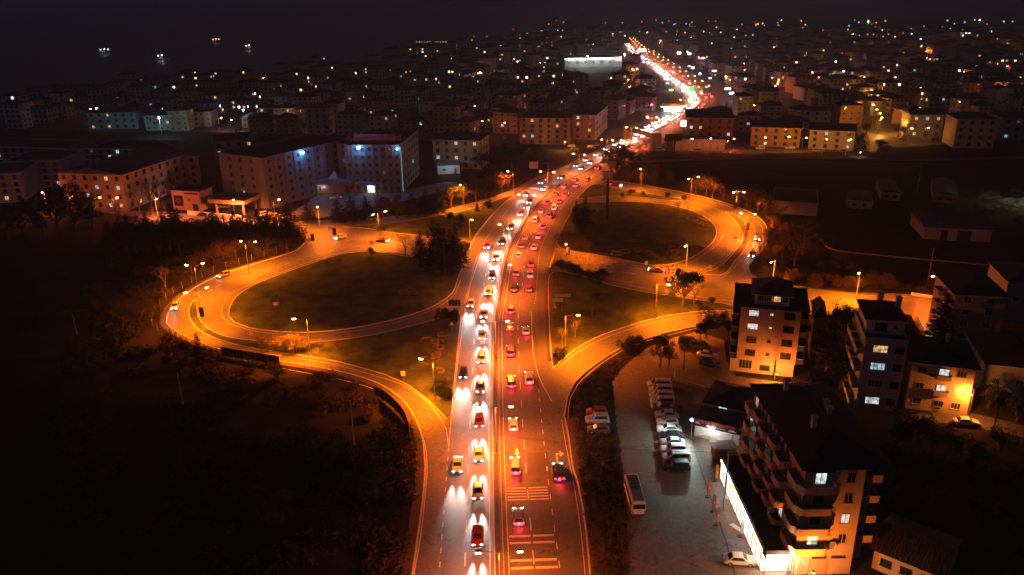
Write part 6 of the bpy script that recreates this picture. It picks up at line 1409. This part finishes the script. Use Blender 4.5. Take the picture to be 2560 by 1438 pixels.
for (x, y, h_, pw, c, lab) in [(406, 345, 11, 5200, (.35, .85, 1), 'mast with a teal floodlight lighting the pale blocks in the upper left'), (614, 318, 10, 1500, (.2, .45, 1), 'blue floodlight mast left of the near town'), (1468, 172, 12, 5000, (.8, .95, 1), 'white floodlight mast in front of the long lit hall'), (1560, 168, 12, 4000, (.8, .95, 1), 'white floodlight mast right of the long lit hall'), (2106, 207, 9, 1500, (.9, 1, 1), 'white floodlight mast in the right part of the town'), (1310, 222, 10, 900, (.9, .9, 1), 'pale floodlight mast in the middle of the town'), (2168, 75, 14, 9000, (.9, 1, .8), 'far white floodlight mast above the town on the right'), (2445, 72, 14, 6000, (.8, 1, .8), 'far greenish floodlight mast in the top right corner'), (1202, 210, 9, 900, (.9, .95, 1), 'small white floodlight mast among the middle houses')]:
    g = P(x, y); r = thing('floodlight_mast', lab, 'floodlight', (g.x, g.y, 0)); m_ = MB(); m_.tube([(0, 0, 0), (0, 0, h_)], .15, 6); m_.build('mast', STEEL, r); m_ = MB(); s = .3 + g.y / 4000; m_.box(-s, s, -s, s * .2, h_, h_ + s * 1.4)
    m_.build('floodlight', mat('flood_%d' % x, c, emis=70, ecol=c), r); light('POINT', c, pw * TLAMP * 1.5, (0, -1.5, h_ - .2), r, radius=.3)
# lit signs along the far main road
sg = [(1604, 150, 20, 6, 9, (1, 1, 1), 9, 'wide glaring white sign at the far end of the road'), (1602, 160, 7, 3, 7, (.3, .25, 1), 5, 'violet sign under the glaring white one'), (1609, 165, 5, 3, 3, (1, .2, .8), 5, 'pink sign at the far left road edge'), (1696, 160, 9, 5, 10, (1, .98, .85), 7, 'white board on a mast beside the far road'), (1721, 168, 8, 5, 12, (1, 1, 1), 5, 'white square sign on a tall pole'), (1748, 168, 8, 2.5, 8, (1, .12, .1), 6, 'small red sign right of the far road'), (1757, 168, 8, 2.5, 8, (.35, .6, 1), 7, 'small blue sign right of the far road'), (1731, 186, 7, 5, 5, (.8, 1, .95), 4, 'pale green sign by the far shops'), (1722, 183, 8, 2, 6, (1, .4, .5), 4, 'pink strip sign by the far shops'), (1784, 200, 11, 3.5, 7, (.8, 1, .9), 3, 'long pale light strip on a far shop'), (1773, 227, 7, 3.2, 9, (.25, .3, 1), 8, 'blue neon sign on a pole'), (1771, 233, 4, 3, 5, (1, .2, .3), 6, 'red neon sign under the blue one'), (1662, 225, 5, 4, 8, (1, .25, .35), 9, 'round pink red neon on a dark building'), (1817, 245, 15, 3.5, 6, (1, 1, 1), 8, 'wide white sign over the far forecourt'), (1827, 254, 11, 5, 5, (.95, 1, 1), 5, 'white block sign behind the dark roofs'), (1840, 256, 8, 3, 5, (1, .06, .06), 7, 'red block sign behind the dark roofs'), (1667, 226, 6, 2, 5, (.1, .8, 1), 3, 'turquoise window sign left of the green board'), (1703, 270, 5, 12, 11, (.45, .55, 1), 5, 'blue and white totem at the petrol station'), (1676, 260, 10, 3, 9, (.6, 1, .1), 4, 'yellow green sign over the petrol station'), (1664, 280, 10, 3, 4, (.2, .45, 1), 4, 'blue fascia beside the petrol station'), (1628, 283, 5, 3, 5, (1, .15, .3), 4, 'pink red sign over the shops by the side street'), (1748, 215, 5, 4, 9, (.8, .95, 1), 6, 'white sign panel at the road junction')]
for x, y, wpx, hm, hb, c, e, lab in sg:
    g = P(x, y); k = (g - CAM).dot(fw); wm_ = wpx * k / F; hm = hm * k / F if hm < 8 else hm * k / F; r = thing('lit_sign', lab, 'sign', (g.x, g.y, 0)); m_ = MB(); m_.tube([(0, 0, 0), (0, 0, hb)], .2, 6); m_.build('pole', DARKM, r); m_ = MB(); m_.box(-wm_/2, wm_/2, -.3, .1, hb, hb + hm)
    m_.build('light_box', mat('sign_%d_%d' % (x, y), c, emis=e, ecol=c), r); light('POINT', c, 900 * TLAMP, (0, -2.5, hb - 1), r, radius=.5)
g = P(1726, 262); r = thing('green_totem', 'tall petrol station totem with a green board over a white price panel', 'sign', (g.x, g.y, 0)); hh = height((1726, 268), (1726, 221)); m_ = MB(); m_.tube([(0, 0, 0), (0, 0, hh)], .25, 6); m_.build('pole', STEEL, r); m_ = MB(); m_.box(-1.8, 1.8, -.3, -.1, hh - 3.2, hh); m_.build('green_board', mat('green_lit', (.1, .6, .2), emis=1.1, ecol=(.15, 1, .35)), r); m_ = MB(); m_.box(-1.2, 1.2, -.35, -.26, 1.5, hh - 4.5); m_.build('price_panel', mat('price_lit', (.7, .9, .8), emis=1.8, ecol=(.7, 1, .85)), r)
b = Bld.px('petrol_station', 'petrol station with a green edged canopy glowing white beside the main road', 'petrol station', (1655, 287), (1707, 288), 14, 5.2, 'white'); m_ = MB(); m_.box(-1, b.w, 0, b.d, 4.6, 5.3); m_.build('canopy', WALLS['white'], b.r); m_ = MB(); m_.box(-1.1, b.w + .1, -.1, -.02, 4.7, 5.2); m_.build('green_strip', mat('green_strip', (.1, 1, .4), emis=4, ecol=(.1, 1, .45)), b.r)
for x in (1, b.w/2, b.w - 1):
    m_ = MB(); m_.box(x - .25, x + .25, 2, 2.5, 0, 4.6); m_.build('column', WALLS['white'], b.r); m_ = MB(); m_.box(x - 1.2, x - .5, 2, 2.6, .1, 1.8); m_.build('fuel_pump', SW, b.r)
m_ = MB(); m_.box(0, b.w, 12, 18, 0, 4); sh_o = m_.build('shop', WALLS['white'], b.r); m_ = MB(); m_.box(1, b.w - 1, 11.9, 11.99, .5, 3); m_.build('shop_window', mat('station_glow', (.9, 1, .9), emis=3, ecol=(.8, 1, .88)), b.r)
for x in (3, b.w/2, b.w - 3): light('POINT', (.85, 1, .85), 1600 * TLAMP, (x, 3, 4.1), b.r, radius=.4)
b = Bld.px('long_hall', 'long hall with a glaring white light line along its eave', 'hall', (1412, 170), (1535, 168), 40, 9, 'grey'); b.body(); b.flat(ROOFD, .5); m_ = MB(); m_.box(0, b.w, -.4, -.1, 8.0, 9.4); m_.build('eave_light', mat('eave_light', (1, 1, .9), emis=5, ecol=(1, .93, .75)), b.r)
for k in range(6): b.win('F', b.w * (k + .5) / 6, 5, 3, 2, 'dark', 'w', 3, out=.05)
for k in range(4): light('POINT', (.9, 1, .9), 2500, (b.w * (k + .5) / 4, -4, 8), b.r, radius=.5)
m_ = MB(); m_.box(b.w + .05, b.w + 8, 0, 20, 0, 10); m_.build('entrance_block', WALLS['white'], b.r); m_ = MB(); m_.box(b.w + 1, b.w + 7, -.3, -.05, 6, 10); m_.build('red_sign', mat('red_lit', (1, .2, .2), emis=3, ecol=(1, .25, .25)), b.r)
# distant point lights of the far shore and hills
dl = MB(); 
def dot(px, py, s, mi, z=6):
    g = P(px, py, z); dl.box(g.x - s, g.x + s, g.y - .5, g.y + .5, z - s, z + s, mi)
for k in range(12): dot(1042 + 6.6 * k, 105 + R.uniform(-.6, .6), .5, 0, 3)
for k in range(150):
    x = R.gauss(1900, 420); y = 50 + abs(R.gauss(0, 38))
    if x > 1300 - (y - 60) * 3 and x < 2600: dot(x, y, R.uniform(.3, .8) * (1 + (130 - y) / 90), R.choice((0, 0, 1, 1, 2, 3)))
for k in range(18): dot(1150 + R.uniform(0, 400), R.uniform(90, 118), .6, R.choice((0, 1, 2)))
for x in (1947, 1963, 1980, 1996, 2013): dot(x + 280, 97 + R.uniform(-1, 1), 1.0, 0)
for k in range(7): dot(2340 + 6.5 * k, 97 + R.uniform(-2, 2), .9, 0)
for x, y in ((1895, 60), (1890, 62), (2210, 100), (2010, 68), (1980, 72)): dot(x, y, 1.6, 0)
DM = [mat('far_light_orange', (1, .4, .1), emis=2.2, ecol=(1, .36, .09)), mat('far_light_red', (1, .3, .1), emis=1.4, ecol=(1, .22, .08)), mat('far_light_white', (1, 1, .9), emis=1.8, ecol=(.8, .95, 1)), mat('far_light_blue', (.4, .6, 1), emis=1.5, ecol=(.3, .55, 1))]
o = dl.build('far_lights', DM); o['kind'] = 'stuff'
# far hills
mb = MB(); nx, ny = 60, 8
def hz(i, j): return (20 + 70 * sm(0, 1, i / nx) + 25 * math.sin(i * .55) + 12 * math.sin(i * 1.7)) * math.sin(PI * j / ny) if 0 < j < ny else -2
for i in range(nx):
    for j in range(ny):
        q = [(i, j), (i + 1, j), (i + 1, j + 1), (i, j + 1)]; mb.face([(-600 + 110 * a, 4200 + 500 * b_, hz(a, b_)) for a, b_ in q])
struct(mb.build('hills', SOIL))
# fishing boats on the sea
for x, y, n, c, lab in [(262, 134, 3, (.8, .9, 1), 'fishing boat with three faint white lights, leftmost on the sea'), (407, 150, 2, (.75, 1, .95), 'fishing boat with the brightest white lights on the sea'), (541, 107, 3, (1, .35, .15), 'fishing boat with a row of orange lights, furthest out'), (625, 124, 2, (1, .85, .6), 'fishing boat with yellow white lights, rightmost on the sea')]:
    g = P(x, y, -1.5); r = thing('fishing_boat', lab, 'boat', (g.x, g.y, -1.5), R.uniform(-.3, .3), 'fishing boats'); m_ = MB()
    loft(m_, [[(u, -w_ * .6, -.4), (u, -w_, 1.4 + sh2), (u, w_, 1.4 + sh2), (u, w_ * .6, -.4)] for u, w_, sh2 in ((-8, 2, .2), (-4, 2.6, 0), (2, 2.6, .1), (6, 1.5, .6), (8.5, .1, 1.2))]); m_.build('hull', WALLS['white'], r)
    m_ = MB(); m_.box(-4, 0, -1.5, 1.5, 1.3, 4); m_.build('cabin', WALLS['white'], r); m_ = MB(); m_.tube([(0, 0, 1), (0, 0, 7)], .12, 5); m_.build('mast', STEEL, r)
    for k in range(n): m_ = MB(); m_.box(-.7, .7, -.6, .6, -.6, .6); m_.build('deck_lamp', mat('boat_lamp_%d' % x, c, emis=6, ecol=c), r, (-4.5 + 5 * k * (1 if n > 2 else .9), -1, 5.5 + (k % 2) * .6))
    light('POINT', c, 250, (0, -3, 5), r, radius=.4)
# lone lamps on the dark right side
for (x, y, h_, pw, c, lab, aim) in [(2640, 520, 9, 16000, (.95, 1, .6), 'floodlight mast outside the right edge lighting the rough field', (-.8, .15, -1)), (2340, 830, 3.2, 700, (.85, .95, 1), 'white tube lamp on a post beside the tall black conifer', (-.6, .2, -1))]:
    g = P(x, y); r = thing('floodlight_mast', lab, 'floodlight', (g.x, g.y, 0)); m_ = MB(); m_.tube([(0, 0, 0), (0, 0, h_)], .1, 6); m_.build('mast', STEEL, r); m_ = MB(); m_.box(-.1, .1, -.9, .9, h_, h_ + .15); m_.build('lamp_head', LED, r); light('SPOT', c, pw, (-.3, 0, h_ - .1), r, aim=aim, size=120, blend=.8, radius=.2)
scrub('pale_weeds', [(2450, 480), (2600, 470), (2600, 560), (2440, 540)], 500, mat('pale_weed', (.12, .13, .06), noise=.5, scale=.3), .3, .9, .4)

# ------------------------------------------------------------------ every label singles out one thing
bylab = {}
for o in C.objects:
    if o.parent is None and 'label' in o: bylab.setdefault(o['label'], []).append(o)
def suff(n): return '%d%s' % (n, 'th' if 10 < n % 100 < 14 else {1: 'st', 2: 'nd', 3: 'rd'}.get(n % 10, 'th'))
for lab, os_ in bylab.items():
    if len(os_) < 2: continue
    rd = 'main road' in lab and 'driving' in lab or 'coming down' in lab or 'driving up' in lab
    os_.sort(key=lambda o: (o.location.y if rd else px_of(o.location)[0]))
    for i, o in enumerate(os_): o['label'] = lab + (', ' + (suff(i + 1) if i else ('nearest')) + (' from bottom' if i else '') if rd else ', ' + (ORD[i + 1] if i + 1 < len(ORD) else suff(i + 1)) + ' from left')
    if not os_[0].get('group'):
        for o in os_: o['group'] = lab

import re as _re
for o in C.objects:
    if o.parent is None and 'label' in o and len(_re.findall(r"[A-Za-z0-9][A-Za-z0-9'-]*", o['label'])) > 16: print('LONG', o['label'])
print('NCARS', sum(o.name.startswith('moving_car') for o in C.objects if o.parent is None), 'LAMPS', len(tlamps))
# ------------------------------------------------------------------ haze in the night air
mb = MB(); mb.box(-5000, 6000, -200, 8800, -7, 135)
hm = bpy.data.materials.new('haze'); hm.use_nodes = True; hn = hm.node_tree; hn.nodes.remove(hn.nodes['Principled BSDF'])
pv = hn.nodes.new('ShaderNodeVolumePrincipled'); pv.inputs['Color'].default_value = (.72, .82, 1, 1); pv.inputs['Density'].default_value = HAZE; pv.inputs['Anisotropy'].default_value = 0.0
hn.links.new(pv.outputs[0], hn.nodes['Material Output'].inputs['Volume'])
if HAZE: hz_o = mb.build('haze', hm); hz_o['kind'] = 'stuff'
# ------------------------------------------------------------------ world and render
w = bpy.data.worlds.new('World'); SC.world = w; w.use_nodes = True
nt = w.node_tree; bg = nt.nodes['Background']
sky = nt.nodes.new('ShaderNodeTexSky'); sky.sky_type = 'NISHITA'; sky.sun_disc = False
sky.sun_elevation = math.radians(-4); sky.sun_rotation = math.radians(250); sky.air_density = 1.2; sky.dust_density = 2
bg.inputs['Strength'].default_value = SKY_S
nt.links.new(sky.outputs[0], bg.inputs['Color'])
bg2 = nt.nodes.new('ShaderNodeBackground'); bg2.inputs['Color'].default_value = (0.42, 0.50, 0.92, 1); bg2.inputs['Strength'].default_value = GLOW_S
ad = nt.nodes.new('ShaderNodeAddShader'); nt.links.new(bg.outputs[0], ad.inputs[0]); nt.links.new(bg2.outputs[0], ad.inputs[1])
nt.links.new(ad.outputs[0], nt.nodes['World Output'].inputs['Surface'])
SC.view_settings.view_transform = 'Standard'; SC.view_settings.look = 'None'; SC.view_settings.exposure = 0; SC.view_settings.gamma = 1
cy = SC.cycles
cy.max_bounces = 4; cy.diffuse_bounces = 2; cy.glossy_bounces = 2; cy.transparent_max_bounces = 4; cy.volume_bounces = 0
cy.caustics_reflective = False; cy.caustics_refractive = False
cy.sample_clamp_indirect = 2.0
cy.use_light_tree = True
cy.blur_glossy = 1.0
cy.use_adaptive_sampling = True; cy.adaptive_threshold = 0.03
